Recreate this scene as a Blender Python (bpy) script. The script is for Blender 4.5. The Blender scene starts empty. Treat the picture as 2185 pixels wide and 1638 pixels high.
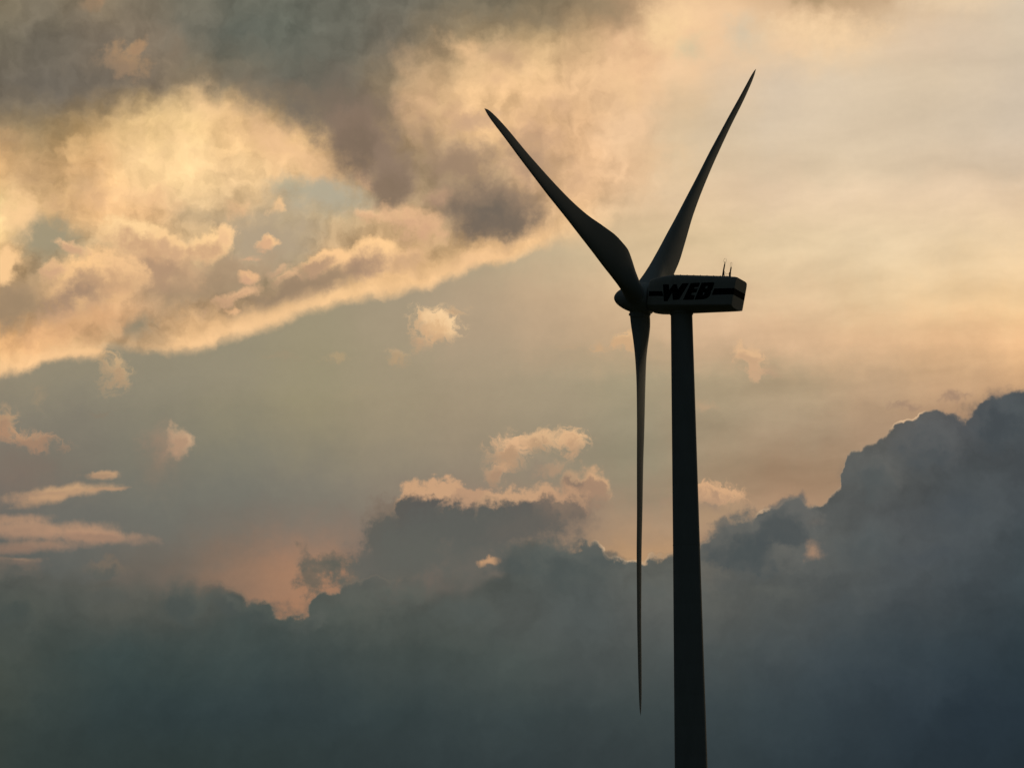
import bpy, bmesh, math, random
from mathutils import Vector, Matrix
R = math.radians
scene = bpy.context.scene
COL = scene.collection

# ------------------------------------------------------------------ camera
cam_data = bpy.data.cameras.new('camera')
cam_data.sensor_width = 36.0
cam_data.lens = 36.0 * 7588.64 / 2185.0
cam_data.clip_start = 0.5
cam_data.clip_end = 60000
cam = bpy.data.objects.new('camera', cam_data)
COL.objects.link(cam)
cam.location = (0, 0, 1.6)
PITCH, ROLL = 0.1747077, -0.0127480
fw = Vector((0, math.cos(PITCH), math.sin(PITCH)))
r0 = Vector((1, 0, 0)); u0 = Vector((0, -math.sin(PITCH), math.cos(PITCH)))
rt = math.cos(ROLL)*r0 + math.sin(ROLL)*u0
up = -math.sin(ROLL)*r0 + math.cos(ROLL)*u0
cam.rotation_euler = Matrix((rt, up, -fw)).transposed().to_euler()
scene.camera = cam

# ------------------------------------------------------------------ light and exposure
scene.view_settings.view_transform = 'Standard'
scene.view_settings.look = 'None'
scene.view_settings.exposure = 0.0
scene.view_settings.gamma = 1.0
SUN_AZ, SUN_EL = R(28), R(9)          # veiled evening sun, beyond the turbine and to the right of the view
sun_data = bpy.data.lights.new('sun', 'SUN')
sun_data.energy = 0.15
sun_data.angle = R(12)
sun_data.color = (1.0, 0.80, 0.52)
sun = bpy.data.objects.new('sun', sun_data); COL.objects.link(sun)
sd = Vector((math.sin(SUN_AZ)*math.cos(SUN_EL), math.cos(SUN_AZ)*math.cos(SUN_EL), math.sin(SUN_EL)))
sun.rotation_euler = sd.to_track_quat('Z', 'Y').to_euler()
sun.location = (60, 200, 150)

# --- cloud tables: colours and outlines of the cloud layers by compass bearing (deg right of north) and elevation (deg)
DECK = {'az0':-8.5,'az1':8.5,'el0':9.2,'el1':16.4,'cols':[[(.9911,.5956,.2645),(.9911,.5956,.2645),(.9911,.5956,.2645),(.8895,.518,.2284),(.7498,.4217,.1866),(.5139,.3221,.1634),(.4899,.322,.1672),(.726,.444,.2044),(.877,.5856,.2704),(.9861,.709,.3322),(.9311,.5929,.2674),(.7401,.4407,.1982),(.3572,.2377,.1231),(.224,.1695,.1062),(.1809,.15,.1094),(.177,.15,.1079),(.1811,.1536,.107),(.1973,.1627,.107),(.2016,.1651,.107)],[(.9911,.5956,.2645),(.9911,.5956,.2645),(.9911,.5956,.2645),(.8625,.5056,.2243),(.7024,.3974,.1771),(.5771,.3458,.1652),(.4814,.3135,.1637),(.4225,.306,.1765),(.517,.3596,.1911),(.6569,.4285,.2039),(.6112,.3911,.1853),(.5253,.337,.1611),(.3743,.2548,.1271),(.2613,.193,.1131),(.1656,.1406,.1075),(.171,.1463,.1109),(.1816,.1548,.1146),(.2013,.1687,.1185),(.2075,.1732,.1198)],[(.9911,.585,.2645),(.9911,.585,.2645),(.9911,.5849,.2645),(.7821,.468,.2189),(.5382,.3311,.1655),(.6307,.3733,.1812),(.6521,.3956,.1956),(.562,.3864,.2075),(.6471,.4263,.2184),(.8012,.4853,.2287),(.8367,.5014,.2316),(.7866,.4736,.2153),(.5696,.3605,.1618),(.3724,.2525,.1278),(.185,.1467,.1036),(.187,.1508,.1098),(.2017,.1624,.1167),(.2382,.1871,.1238),(.2515,.1961,.1264)],[(.9911,.581,.2645),(.9911,.581,.2645),(.9911,.581,.2645),(.732,.446,.217),(.4146,.2801,.1589),(.4915,.3117,.1715),(.5819,.3636,.1943),(.6968,.4503,.2341),(.7893,.501,.2519),(.8708,.5349,.2596),(.9383,.6199,.2998),(.9631,.6609,.3153),(.8959,.6055,.2765),(.6285,.43,.2077),(.2432,.1838,.121),(.2264,.1751,.121),(.2247,.1771,.124),(.2154,.1768,.1236),(.2114,.1766,.1235)],[(.9748,.5714,.2584),(.9748,.5714,.2584),(.9748,.5714,.2584),(.8885,.5268,.2431),(.7687,.4648,.222),(.5612,.3556,.1865),(.4785,.3202,.1788),(.6182,.4161,.2203),(.6655,.4527,.2396),(.6672,.46,.248),(.8555,.5887,.2972),(.9911,.6793,.3283),(.9911,.6737,.3146),(.7416,.5089,.2455),(.3328,.2426,.1409),(.2336,.1876,.1251),(.176,.1585,.1184),(.173,.1593,.1185),(.1718,.1596,.1185)],[(.9669,.5667,.2554),(.9669,.5667,.2554),(.9669,.5667,.2554),(.9737,.5707,.258),(.965,.5669,.2581),(.5876,.371,.19),(.374,.2699,.1611),(.461,.3424,.2041),(.5539,.3982,.2277),(.6498,.4456,.2413),(.769,.52,.27),(.8751,.5822,.2904),(.9465,.6108,.2882),(.7169,.4699,.2293),(.2819,.2132,.1316),(.1829,.1619,.1157),(.1347,.1398,.1106),(.1469,.1483,.115),(.1523,.1521,.117)],[(.9669,.5667,.2554),(.9669,.5667,.2554),(.9669,.5667,.2554),(.9711,.5749,.2594),(.9618,.5775,.2614),(.6372,.4021,.1948),(.4289,.2985,.1638),(.4363,.3282,.199),(.4837,.3677,.2228),(.5522,.4124,.2407),(.7241,.4868,.2566),(.8287,.527,.259),(.7455,.4743,.2258),(.5225,.3467,.1767),(.2,.1659,.116),(.1478,.1417,.1084),(.1326,.1382,.1085),(.1437,.1475,.1154),(.1488,.1517,.1185)],[(.9669,.5667,.2554),(.9669,.5667,.2554),(.9669,.5667,.2554),(.9669,.5762,.2594),(.9615,.5854,.2633),(.8509,.5263,.2396),(.7485,.4723,.2232),(.6632,.4289,.2207),(.5836,.3986,.2176),(.5073,.3754,.2141),(.5667,.386,.2068),(.5738,.3705,.1904),(.4243,.2808,.1496),(.2947,.2094,.1238),(.1789,.1508,.1086),(.1561,.1422,.1077),(.1475,.1414,.1096),(.1514,.1482,.1154),(.1532,.1513,.1182)],[(.9669,.5667,.2554),(.9669,.5667,.2554),(.9669,.5667,.2554),(.9669,.5763,.2595),(.9673,.5885,.2648),(.9741,.5925,.2702),(.9096,.5561,.2593),(.7197,.4485,.2198),(.6178,.3983,.2043),(.5589,.3763,.2005),(.4213,.2896,.1629),(.3248,.2271,.1354),(.3388,.2311,.1358),(.3299,.2288,.1352),(.3055,.2226,.1342),(.2342,.1825,.1202),(.1727,.1486,.1092),(.1632,.1495,.1137),(.1589,.15,.1158)],[(.9669,.5667,.2554),(.9669,.5667,.2554),(.9669,.5667,.2554),(.9669,.5765,.2595),(.9669,.5881,.2652),(.9669,.5859,.2746),(.8796,.5368,.2593),(.6473,.41,.2031),(.5064,.3334,.1768),(.4105,.2816,.165),(.3878,.2711,.1592),(.4241,.2935,.1668),(.6075,.3984,.2086),(.6497,.423,.2193),(.5984,.3944,.2094),(.42,.2908,.1636),(.2586,.1982,.1239),(.1957,.1666,.1166),(.1674,.1525,.1134)],[(.9224,.5474,.2596),(.9229,.5476,.2596),(.9234,.5478,.2595),(.924,.5536,.2618),(.9245,.5604,.2652),(.925,.5607,.273),(.8878,.5395,.2651),(.7909,.4842,.2325),(.5511,.3486,.1803),(.2532,.1804,.1205),(.4105,.2818,.1653),(.5842,.3885,.2112),(.7947,.5066,.2595),(.8583,.5438,.2756),(.8294,.5296,.2716),(.6206,.4116,.2159),(.4117,.2923,.1613),(.2482,.1957,.1232),(.177,.1538,.1067)],[(.8512,.5221,.2645),(.8515,.5221,.2645),(.8518,.5222,.2645),(.8522,.5222,.2645),(.8525,.5222,.2645),(.8528,.5223,.2645),(.8721,.5355,.2686),(.918,.567,.2782),(.7581,.4734,.2389),(.5224,.3341,.1819),(.5463,.3483,.1927),(.6071,.3831,.2104),(.7347,.4549,.2402),(.8012,.5013,.2596),(.8342,.5337,.273),(.6784,.4467,.2305),(.4982,.3426,.1815),(.2769,.2076,.1222),(.1853,.1518,.0976)],[(.7047,.4631,.2485),(.7071,.4643,.2488),(.7096,.4654,.2491),(.712,.4665,.2495),(.7186,.4705,.2513),(.7475,.4903,.2613),(.778,.5149,.2738),(.8114,.546,.2899),(.8359,.5488,.2898),(.8505,.5389,.283),(.7528,.4736,.2542),(.7101,.4433,.2412),(.7696,.477,.2564),(.7959,.4978,.2674),(.8051,.5123,.2766),(.6659,.4315,.2307),(.5053,.3374,.1811),(.3025,.2163,.1252),(.2249,.1701,.1039)],[(.5019,.3655,.2182),(.5023,.3658,.2184),(.5026,.3661,.2185),(.5201,.3759,.2253),(.5476,.3939,.2363),(.6137,.444,.2633),(.6673,.4872,.2843),(.7073,.523,.2989),(.7366,.5278,.3091),(.7649,.5255,.3167),(.8099,.5344,.3116),(.8257,.5366,.3095),(.7967,.5287,.3119),(.8164,.533,.3095),(.853,.5407,.3044),(.7877,.4947,.2797),(.6762,.4253,.2417),(.4768,.3116,.1787),(.4053,.2706,.1559)],[(.4687,.3375,.2053),(.4685,.3374,.2052),(.4682,.3373,.2052),(.5386,.3769,.2327),(.6054,.4187,.2614),(.6412,.4576,.2867),(.6762,.4966,.3057),(.7101,.5353,.3191),(.7321,.5387,.3347),(.7464,.5359,.3479),(.7283,.5383,.3449),(.7131,.535,.3396),(.6998,.5245,.3317),(.7405,.5351,.3294),(.7983,.5526,.3296),(.8576,.5745,.3394),(.8832,.5816,.34),(.8562,.5659,.3261),(.8442,.5586,.3205)],[(.4894,.346,.2095),(.4891,.3459,.2094),(.4889,.3458,.2094),(.5715,.3933,.2401),(.6412,.4398,.271),(.6706,.4797,.3),(.7058,.5232,.3271),(.7451,.5693,.3527),(.7533,.5615,.3676),(.7517,.5493,.377),(.7243,.5473,.3687),(.704,.5439,.3649),(.6909,.5387,.3655),(.7074,.5414,.3652),(.7397,.5494,.3641),(.8281,.5794,.3584),(.8599,.5819,.345),(.8213,.5499,.3218),(.8133,.5432,.3167)],[(.513,.3515,.2108),(.5126,.3515,.2108),(.514,.3526,.2115),(.6047,.4086,.2454),(.6741,.4599,.2788),(.6991,.502,.3115),(.7352,.5496,.3461),(.7779,.6006,.3818),(.775,.5828,.3951),(.7613,.5638,.4006),(.7248,.5556,.3866),(.7029,.5525,.3855),(.6923,.5533,.3947),(.684,.548,.3965),(.6953,.5478,.3924),(.7926,.5754,.3677),(.7979,.5538,.3328),(.7128,.4841,.2883),(.6992,.4728,.2811)],[(.5421,.3515,.2065),(.5417,.3515,.2066),(.5478,.3563,.2093),(.6364,.4201,.2457),(.7009,.4775,.282),(.7265,.5246,.318),(.7606,.5719,.3553),(.7987,.6194,.3932),(.7985,.6011,.4053),(.7802,.5815,.4076),(.722,.5601,.3879),(.7016,.5552,.3861),(.7037,.5603,.3953),(.7011,.5608,.3999),(.7172,.5645,.3959),(.7906,.5792,.3676),(.7454,.5226,.314),(.612,.4132,.2422),(.5995,.4028,.2354)],[(.5749,.3592,.2051),(.5744,.3591,.2051),(.5854,.3679,.2101),(.6717,.4354,.2474),(.7305,.495,.2839),(.7551,.5448,.3195),(.785,.59,.3616),(.8143,.6294,.4031),(.8077,.6055,.4091),(.7793,.5813,.4059),(.7139,.5562,.3865),(.6979,.5535,.3868),(.7044,.561,.396),(.7082,.5658,.4005),(.725,.5703,.3964),(.7701,.5742,.3737),(.7141,.5133,.3204),(.5995,.4147,.2496),(.5942,.41,.2462)],[(.6097,.371,.2051),(.6091,.3708,.2051),(.6253,.3843,.2125),(.7093,.453,.2499),(.7619,.5125,.2846),(.7843,.5631,.3169),(.808,.6047,.3665),(.8256,.6338,.4115),(.8023,.5962,.4062),(.7629,.5665,.3973),(.7032,.546,.3837),(.6901,.5469,.3875),(.6923,.5543,.396),(.7039,.5613,.3969),(.7143,.5633,.3956),(.7244,.5585,.3906),(.7351,.5518,.372),(.7416,.5423,.3486),(.7391,.5401,.3469)],[(.6377,.3741,.1991),(.6372,.374,.1992),(.6572,.3916,.2092),(.7333,.4572,.2461),(.7813,.5155,.2808),(.8088,.5683,.3138),(.8217,.6018,.3572),(.8238,.6184,.3922),(.7913,.5795,.3901),(.7463,.5527,.3865),(.6901,.5366,.3812),(.6753,.5376,.3883),(.6706,.5419,.3959),(.6786,.5464,.3959),(.6849,.5483,.3959),(.689,.5472,.3959),(.7157,.5588,.3934),(.7432,.5712,.3906),(.7444,.5715,.3903)],[(.6584,.3763,.1946),(.6584,.3763,.1946),(.6823,.3978,.207),(.7521,.4606,.2433),(.7974,.5179,.278),(.8301,.5725,.3119),(.8308,.5966,.3467),(.8189,.6016,.372),(.7791,.563,.3744),(.7307,.5407,.3772),(.6771,.5283,.3803),(.6578,.5276,.3891),(.6453,.5276,.3959),(.6453,.5276,.3959),(.6507,.5321,.3959),(.6597,.5394,.3959),(.6699,.5472,.4013),(.6784,.5533,.4054),(.6797,.5536,.4051)]]}
MID = {'az0':-8.5,'az1':8.5,'el0':5.6,'el1':12.6,'cols':[[(.1022,.107,.0976),(.1022,.107,.0976),(.1042,.1112,.1015),(.1067,.1163,.1064),(.1369,.133,.1172),(.1697,.1506,.1273),(.1999,.1672,.1348),(.2193,.1893,.1462),(.2491,.2165,.1591),(.2957,.2495,.173),(.3132,.2617,.1804),(.3261,.2698,.1826),(.3256,.2729,.1823),(.3055,.2708,.1812),(.3402,.2899,.1862)],[(.1102,.1119,.1006),(.1103,.1119,.1007),(.1131,.1154,.1033),(.1166,.1198,.1066),(.1395,.1388,.1213),(.1664,.1586,.1338),(.1946,.1756,.1389),(.2184,.1953,.15),(.2465,.2184,.1618),(.2829,.2463,.1726),(.3023,.2564,.175),(.3208,.2667,.1792),(.3264,.273,.1823),(.3055,.2706,.1812),(.3387,.2891,.186)],[(.1554,.1265,.1022),(.1555,.1266,.1022),(.1554,.13,.1051),(.1552,.1342,.1087),(.1586,.1488,.1243),(.1701,.1662,.1383),(.1956,.1857,.1459),(.2258,.2069,.1542),(.2561,.2286,.1639),(.2851,.2505,.1757),(.2992,.2582,.1769),(.3158,.2671,.1806),(.3243,.274,.1843),(.31,.2744,.1843),(.3389,.2897,.1868)],[(.2531,.1568,.1052),(.2531,.1568,.1052),(.2473,.1596,.109),(.2401,.163,.1138),(.2035,.1648,.1274),(.1853,.1742,.1413),(.2093,.1978,.1532),(.2454,.2232,.1585),(.2787,.2459,.1659),(.3029,.2632,.1792),(.3109,.2695,.1824),(.3206,.2748,.1851),(.3259,.2788,.1871),(.318,.2809,.1878),(.3451,.2945,.1902)],[(.3927,.2022,.1141),(.3929,.2023,.1141),(.3831,.2025,.1174),(.3711,.2029,.1213),(.2744,.1874,.1333),(.2141,.1863,.1461),(.24,.2143,.1583),(.2787,.243,.1637),(.3114,.2672,.17),(.3291,.2828,.1797),(.3401,.2894,.1847),(.3442,.2917,.1882),(.3411,.291,.1897),(.3297,.2883,.1883),(.362,.3063,.1976)],[(.1723,.1336,.1065),(.1729,.1338,.1066),(.1833,.1396,.1098),(.1955,.1464,.1136),(.2235,.1725,.1349),(.2508,.2012,.1541),(.2744,.2302,.1667),(.311,.2579,.1753),(.3423,.2812,.1842),(.3609,.2972,.1944),(.3724,.3037,.1996),(.3806,.3078,.2047),(.381,.3103,.207),(.3672,.3123,.2032),(.4017,.3314,.2128)],[(.1254,.1212,.1078),(.1253,.1212,.1078),(.1457,.1306,.1118),(.169,.1414,.1164),(.2352,.1784,.1376),(.2821,.2121,.1563),(.2952,.2375,.1691),(.3277,.2631,.1796),(.3591,.2865,.1906),(.3854,.3064,.2026),(.4194,.3232,.2129),(.4467,.3379,.2211),(.4573,.3496,.2271),(.4386,.3567,.2303),(.4536,.3654,.2348)],[(.2518,.1854,.1268),(.2504,.1847,.1266),(.2735,.1948,.1304),(.2993,.2061,.1346),(.3095,.2159,.1477),(.3113,.2295,.1603),(.3024,.2475,.1714),(.3278,.2683,.1821),(.3587,.2905,.1934),(.3963,.315,.2059),(.472,.3485,.2227),(.5291,.381,.239),(.5605,.4094,.2547),(.5575,.4309,.27),(.5565,.4306,.2699)],[(.4386,.278,.1524),(.4388,.2782,.1524),(.4641,.2883,.1553),(.4908,.2991,.1584),(.4022,.2653,.1607),(.3404,.2518,.1657),(.3095,.2613,.1737),(.3247,.2761,.1837),(.3536,.2969,.1945),(.4053,.3271,.2075),(.5313,.3804,.2319),(.6161,.4326,.2607),(.6725,.4814,.2896),(.7049,.5237,.3155),(.7047,.5235,.3153)],[(.4153,.2631,.1494),(.4154,.2632,.1494),(.4375,.2721,.1519),(.4576,.2803,.1545),(.4052,.2634,.1567),(.374,.2582,.1609),(.3624,.2638,.1669),(.3664,.2802,.1797),(.3949,.3072,.1951),(.4624,.3491,.2163),(.6138,.4175,.2547),(.6819,.4727,.2889),(.7165,.5177,.3161),(.7334,.5512,.3341),(.7331,.5509,.3338)],[(.3951,.2532,.1494),(.3951,.2532,.1494),(.3951,.2532,.1494),(.3952,.2529,.1496),(.3965,.2498,.1517),(.3929,.2516,.155),(.3873,.2587,.1605),(.3947,.2846,.1824),(.427,.319,.2022),(.5047,.3685,.2258),(.6769,.4494,.2678),(.7388,.5137,.308),(.765,.561,.3428),(.772,.5894,.3679),(.7716,.589,.3675)],[(.3951,.2532,.1494),(.3951,.2532,.1494),(.3951,.2532,.1494),(.3953,.2527,.1497),(.3966,.2495,.1518),(.3875,.2489,.1529),(.3798,.2532,.1562),(.4099,.2768,.1743),(.4656,.3169,.1952),(.5639,.3796,.2247),(.7308,.4755,.2714),(.7794,.5487,.3178),(.8006,.5959,.3607),(.8059,.6188,.3914),(.8055,.6185,.3911)],[(.3951,.2532,.1494),(.3951,.2532,.1494),(.3951,.2532,.1494),(.3954,.2525,.1498),(.3967,.2493,.152),(.3854,.2484,.1526),(.3829,.2521,.155),(.4261,.2683,.1661),(.5076,.3216,.1882),(.6285,.3998,.2224),(.7879,.4962,.2695),(.8295,.5692,.3154),(.8321,.6066,.3582),(.8176,.6191,.387),(.8049,.615,.3905)],[(.3951,.2532,.1494),(.3951,.2532,.1494),(.3951,.2532,.1494),(.3955,.2523,.15),(.3968,.2491,.1521),(.384,.2484,.1526),(.3895,.2513,.154),(.442,.2604,.1585),(.5493,.3314,.1834),(.6887,.4209,.2208),(.8351,.5128,.2668),(.8788,.5843,.3101),(.8548,.6075,.3496),(.8179,.6087,.3746),(.7913,.5998,.3816)]]}
BANK = {'az0':-8.5,'az1':8.5,'el0':3.8,'el1':10.2,'cols':[[(.0345,.0487,.044),(.0403,.0541,.0477),(.0478,.0611,.0524),(.0585,.0709,.0594),(.0668,.0785,.0655),(.0645,.076,.0678),(.0816,.0891,.0784),(.1048,.1067,.0911),(.1111,.1098,.094),(.1133,.1109,.095),(.1133,.1109,.095),(.1133,.1109,.095),(.1133,.1109,.095),(.1133,.1109,.095)],[(.0312,.0439,.0413),(.0344,.0481,.0453),(.0384,.0534,.0504),(.0444,.0605,.0559),(.0524,.0683,.062),(.0689,.0798,.0707),(.0904,.0951,.0825),(.1117,.1105,.0942),(.1183,.1161,.0972),(.1208,.1182,.0982),(.1208,.1183,.0982),(.1209,.1183,.0983),(.1209,.1183,.0983),(.1209,.1184,.0983)],[(.0292,.0418,.0401),(.0309,.0451,.0443),(.033,.0493,.0496),(.039,.057,.0556),(.0494,.0668,.0627),(.0791,.0858,.0742),(.1025,.1018,.0854),(.1208,.115,.0957),(.1277,.1217,.1005),(.1303,.1241,.1023),(.1303,.1241,.1023),(.1303,.1242,.1023),(.1304,.1242,.1023),(.1304,.1242,.1023)],[(.0287,.0418,.0401),(.0302,.0449,.0447),(.0322,.0488,.0504),(.0392,.0575,.0567),(.0491,.0671,.0634),(.071,.0809,.0717),(.0981,.0988,.0835),(.1248,.1171,.0961),(.1337,.1256,.1036),(.1371,.1288,.1065),(.1371,.1288,.1065),(.1371,.1288,.1065),(.1371,.1289,.1065),(.1371,.1289,.1065)],[(.0287,.0418,.0407),(.0308,.0453,.0457),(.0334,.0496,.0518),(.0412,.0587,.0582),(.0499,.0676,.0641),(.0616,.0754,.0681),(.0873,.0929,.08),(.1175,.1138,.0949),(.1354,.1282,.1064),(.1421,.1336,.1107),(.1421,.1336,.1107),(.1421,.1336,.1107),(.1421,.1336,.1107),(.1421,.1336,.1107)],[(.0291,.0418,.0419),(.032,.0462,.047),(.0357,.0516,.0532),(.0454,.0615,.0599),(.0557,.0711,.0661),(.0685,.0803,.0708),(.0859,.0928,.0806),(.1068,.1078,.0929),(.135,.1276,.1067),(.1452,.1348,.1117),(.1452,.1348,.1117),(.1452,.1348,.1117),(.1452,.1348,.1117),(.1452,.1348,.1118)],[(.0301,.0422,.0434),(.0337,.0476,.0486),(.0383,.0542,.0547),(.0494,.0645,.0611),(.0616,.0752,.068),(.0777,.0874,.0767),(.0907,.0964,.0846),(.1045,.1053,.0923),(.1282,.1201,.1012),(.1366,.1253,.1044),(.1367,.1254,.1044),(.1368,.1255,.1045),(.1369,.1255,.1045),(.137,.1256,.1046)],[(.0313,.0436,.0458),(.0356,.0494,.0509),(.0411,.0564,.0568),(.0527,.0678,.0641),(.065,.0789,.0714),(.0791,.0888,.0785),(.0917,.0979,.085),(.1022,.1052,.0902),(.1069,.1064,.091),(.1085,.1068,.0912),(.1085,.1068,.0912),(.1085,.1068,.0912),(.1085,.1067,.0912),(.1085,.1067,.0912)],[(.0334,.0459,.0481),(.0385,.0527,.0542),(.045,.0609,.0611),(.0581,.0736,.0696),(.0709,.0851,.0779),(.0833,.0932,.0854),(.0861,.0961,.0869),(.0893,.0991,.0879),(.1043,.1083,.0934),(.1088,.1111,.0951),(.1087,.111,.095),(.1086,.111,.095),(.1086,.111,.095),(.1085,.1109,.095)],[(.0344,.0459,.0481),(.0399,.0529,.0544),(.0468,.0612,.0616),(.0609,.074,.072),(.0731,.0853,.0815),(.0809,.0934,.0892),(.0843,.0961,.0906),(.092,.1001,.0918),(.1157,.1121,.0975),(.1222,.1154,.099),(.1221,.1154,.099),(.122,.1153,.099),(.1219,.1153,.0989),(.1218,.1153,.0989)],[(.0345,.0459,.0481),(.0401,.0532,.0546),(.0476,.062,.0622),(.0636,.0766,.0745),(.0792,.0899,.0852),(.094,.1006,.0931),(.1053,.1102,.0984),(.1147,.1173,.1019),(.1217,.1194,.1028),(.1235,.1199,.1031),(.1235,.1198,.103),(.1235,.1198,.103),(.1235,.1198,.103),(.1235,.1197,.1029)],[(.0326,.0459,.0504),(.0383,.0527,.0572),(.0457,.0609,.0648),(.0601,.0741,.0752),(.0758,.0869,.0843),(.0935,.0989,.0911),(.0953,.1004,.0933),(.0973,.1018,.095),(.1046,.1062,.0971),(.1063,.1072,.0976),(.1065,.1074,.0977),(.1067,.1076,.0978),(.107,.1078,.0979),(.1072,.108,.098)],[(.0292,.0423,.0492),(.0341,.0488,.056),(.0408,.0565,.0635),(.0533,.068,.0731),(.0671,.0797,.0814),(.0827,.0915,.0878),(.092,.0986,.093),(.0968,.1023,.0958),(.0964,.1016,.0951),(.1018,.1055,.0987),(.104,.1071,.1002),(.0978,.1025,.0959),(.0965,.1015,.095),(.0966,.1015,.095)],[(.0255,.0378,.0461),(.0294,.043,.0522),(.0348,.0495,.059),(.0438,.0594,.0677),(.0553,.0698,.0756),(.0697,.0808,.0824),(.0839,.093,.0917),(.0917,.099,.0959),(.0903,.0962,.0931),(.099,.1028,.0974),(.1048,.1073,.0999),(.1036,.1062,.0975),(.1032,.1059,.097),(.103,.1058,.097)],[(.022,.0335,.0426),(.0248,.0374,.0476),(.0289,.0426,.0534),(.0354,.0505,.0604),(.0446,.0593,.0674),(.0565,.0688,.0744),(.0693,.0809,.0855),(.0776,.0875,.0906),(.0809,.0879,.089),(.0871,.0932,.0917),(.0948,.0986,.0946),(.104,.1037,.0975),(.1051,.1044,.0978),(.1054,.1047,.0979)],[(.0191,.0299,.0387),(.0209,.0329,.0431),(.0241,.0372,.048),(.0295,.0438,.0537),(.0363,.0507,.0594),(.0445,.0583,.0655),(.0564,.0701,.0771),(.0646,.0773,.0832),(.0694,.0805,.0846),(.0728,.0833,.087),(.0771,.0857,.0891),(.0827,.0876,.091),(.0839,.0883,.0916),(.0845,.0886,.0919)],[(.0177,.0282,.0361),(.0191,.0306,.0403),(.0218,.0347,.045),(.0261,.0408,.0504),(.0315,.0467,.055),(.0379,.0528,.0598),(.0464,.0628,.0704),(.0536,.069,.0769),(.0598,.0726,.0805),(.0644,.0751,.0818),(.0651,.0755,.0817),(.063,.0743,.0805),(.0659,.0759,.0821),(.0664,.0762,.0824)]]}
DECK_EDGE = [(-8.77,10.057),(-8.32,10.063),(-8.02,10.112),(-7.569,10.236),(-7.117,10.406),(-6.815,10.431),(-6.513,10.606),(-6.057,10.534),(-5.601,10.537),(-5.144,10.569),(-4.84,10.668),(-4.534,10.796),(-4.076,10.895),(-3.77,10.97),(-3.386,11.143),(-3.002,11.233),(-2.387,11.382),(-1.848,11.514),(-.999,11.734),(-.226,11.892),(.549,12.139),(1.324,12.322),(2.405,12.377),(3.944,12.34),(8.406,12.184),(8.972,12.159)]
BANK_EDGE = [(-8.73,7.164),(-8.283,7.181),(-7.836,7.168),(-7.461,7.005),(-6.787,6.962),(-6.037,6.918),(-5.66,6.835),(-5.284,6.872),(-4.907,6.857),(-4.681,6.796),(-4.379,6.66),(-4.077,6.546),(-3.776,6.357),(-3.564,6.221),(-3.36,6.399),(-3.11,6.676),(-2.791,6.749),(-2.45,6.844),(-2.336,6.971),(-2.184,6.97),(-1.881,6.93),(-1.502,6.889),(-1.046,6.884),(-.666,6.955),(-.437,7.028),(-.269,7.079),(-.13,7.288),(.177,7.495),(.632,7.428),(.86,7.38),(1.089,7.422),(1.318,7.479),(1.541,7.226),(1.881,7.093),(2.11,7.179),(2.529,7.232),(2.986,7.352),(3.181,7.551),(3.375,7.758),(3.831,7.786),(4.137,7.907),(4.52,8.049),(4.745,7.968),(4.971,7.948),(5.243,8.204),(5.363,8.426),(5.397,8.801),(5.603,8.848),(5.833,8.939),(6.067,9.158),(6.373,9.276),(6.6,9.284),(6.793,9.413),(7.057,9.39),(7.355,9.29),(7.512,9.465),(7.742,9.591),(8.045,9.656),(8.311,9.736),(8.877,9.811)]
CLUMP_EDGE = [(-8.709,5.677),(-2.419,5.657),(-2.367,6.708),(-2.296,7.309),(-2.104,7.534),(-1.874,7.833),(-1.78,8.247),(-1.604,8.389),(-1.26,8.401),(-1.107,8.452),(-.918,8.352),(-.499,8.257),(-.269,8.36),(.187,8.279),(.607,8.273),(.876,8.42),(1.146,8.605),(1.35,8.511),(1.469,8.283),(1.485,7.906),(1.507,7.415),(1.526,6.361),(1.589,5.609),(8.704,5.457)]
DECK_RIM = [(-8.735,.9),(-7.541,.9),(-6.792,.6),(-6.341,.15),(-5.89,.3),(-5.286,.8),(-4.531,1.0),(-3.016,1.0),(-2.256,.8),(-1.496,.55),(-.736,.7),(.405,.5),(1.546,.3),(8.778,.3)]
BANK_SOFT = [(-8.735,.22),(-8.288,.22),(-7.541,.28),(-6.792,.2),(-6.04,.35),(-4.909,.32),(-4.607,.16),(-4.077,.07),(-3.562,.05),(-3.016,.06),(-2.408,.06),(-2.256,.5),(-.736,.5),(-.355,.2),(.025,.25),(.786,.1),(1.166,.035),(1.926,.04),(2.534,.12),(3.065,.15),(3.292,.09),(4.579,.06),(6.087,.055),(8.778,.06)]
BANK_RIM = [(-8.735,.0),(-5.286,.0),(-3.774,.1),(-1.496,.0),(1.09,.0),(1.318,.2),(1.546,1.0),(1.85,.8),(2.306,.2),(3.065,.3),(3.292,.05),(3.823,.3),(4.125,.7),(4.579,.2),(5.258,.25),(6.087,.2),(6.312,1.0),(6.65,.9),(6.762,.1),(8.778,.1)]
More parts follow.
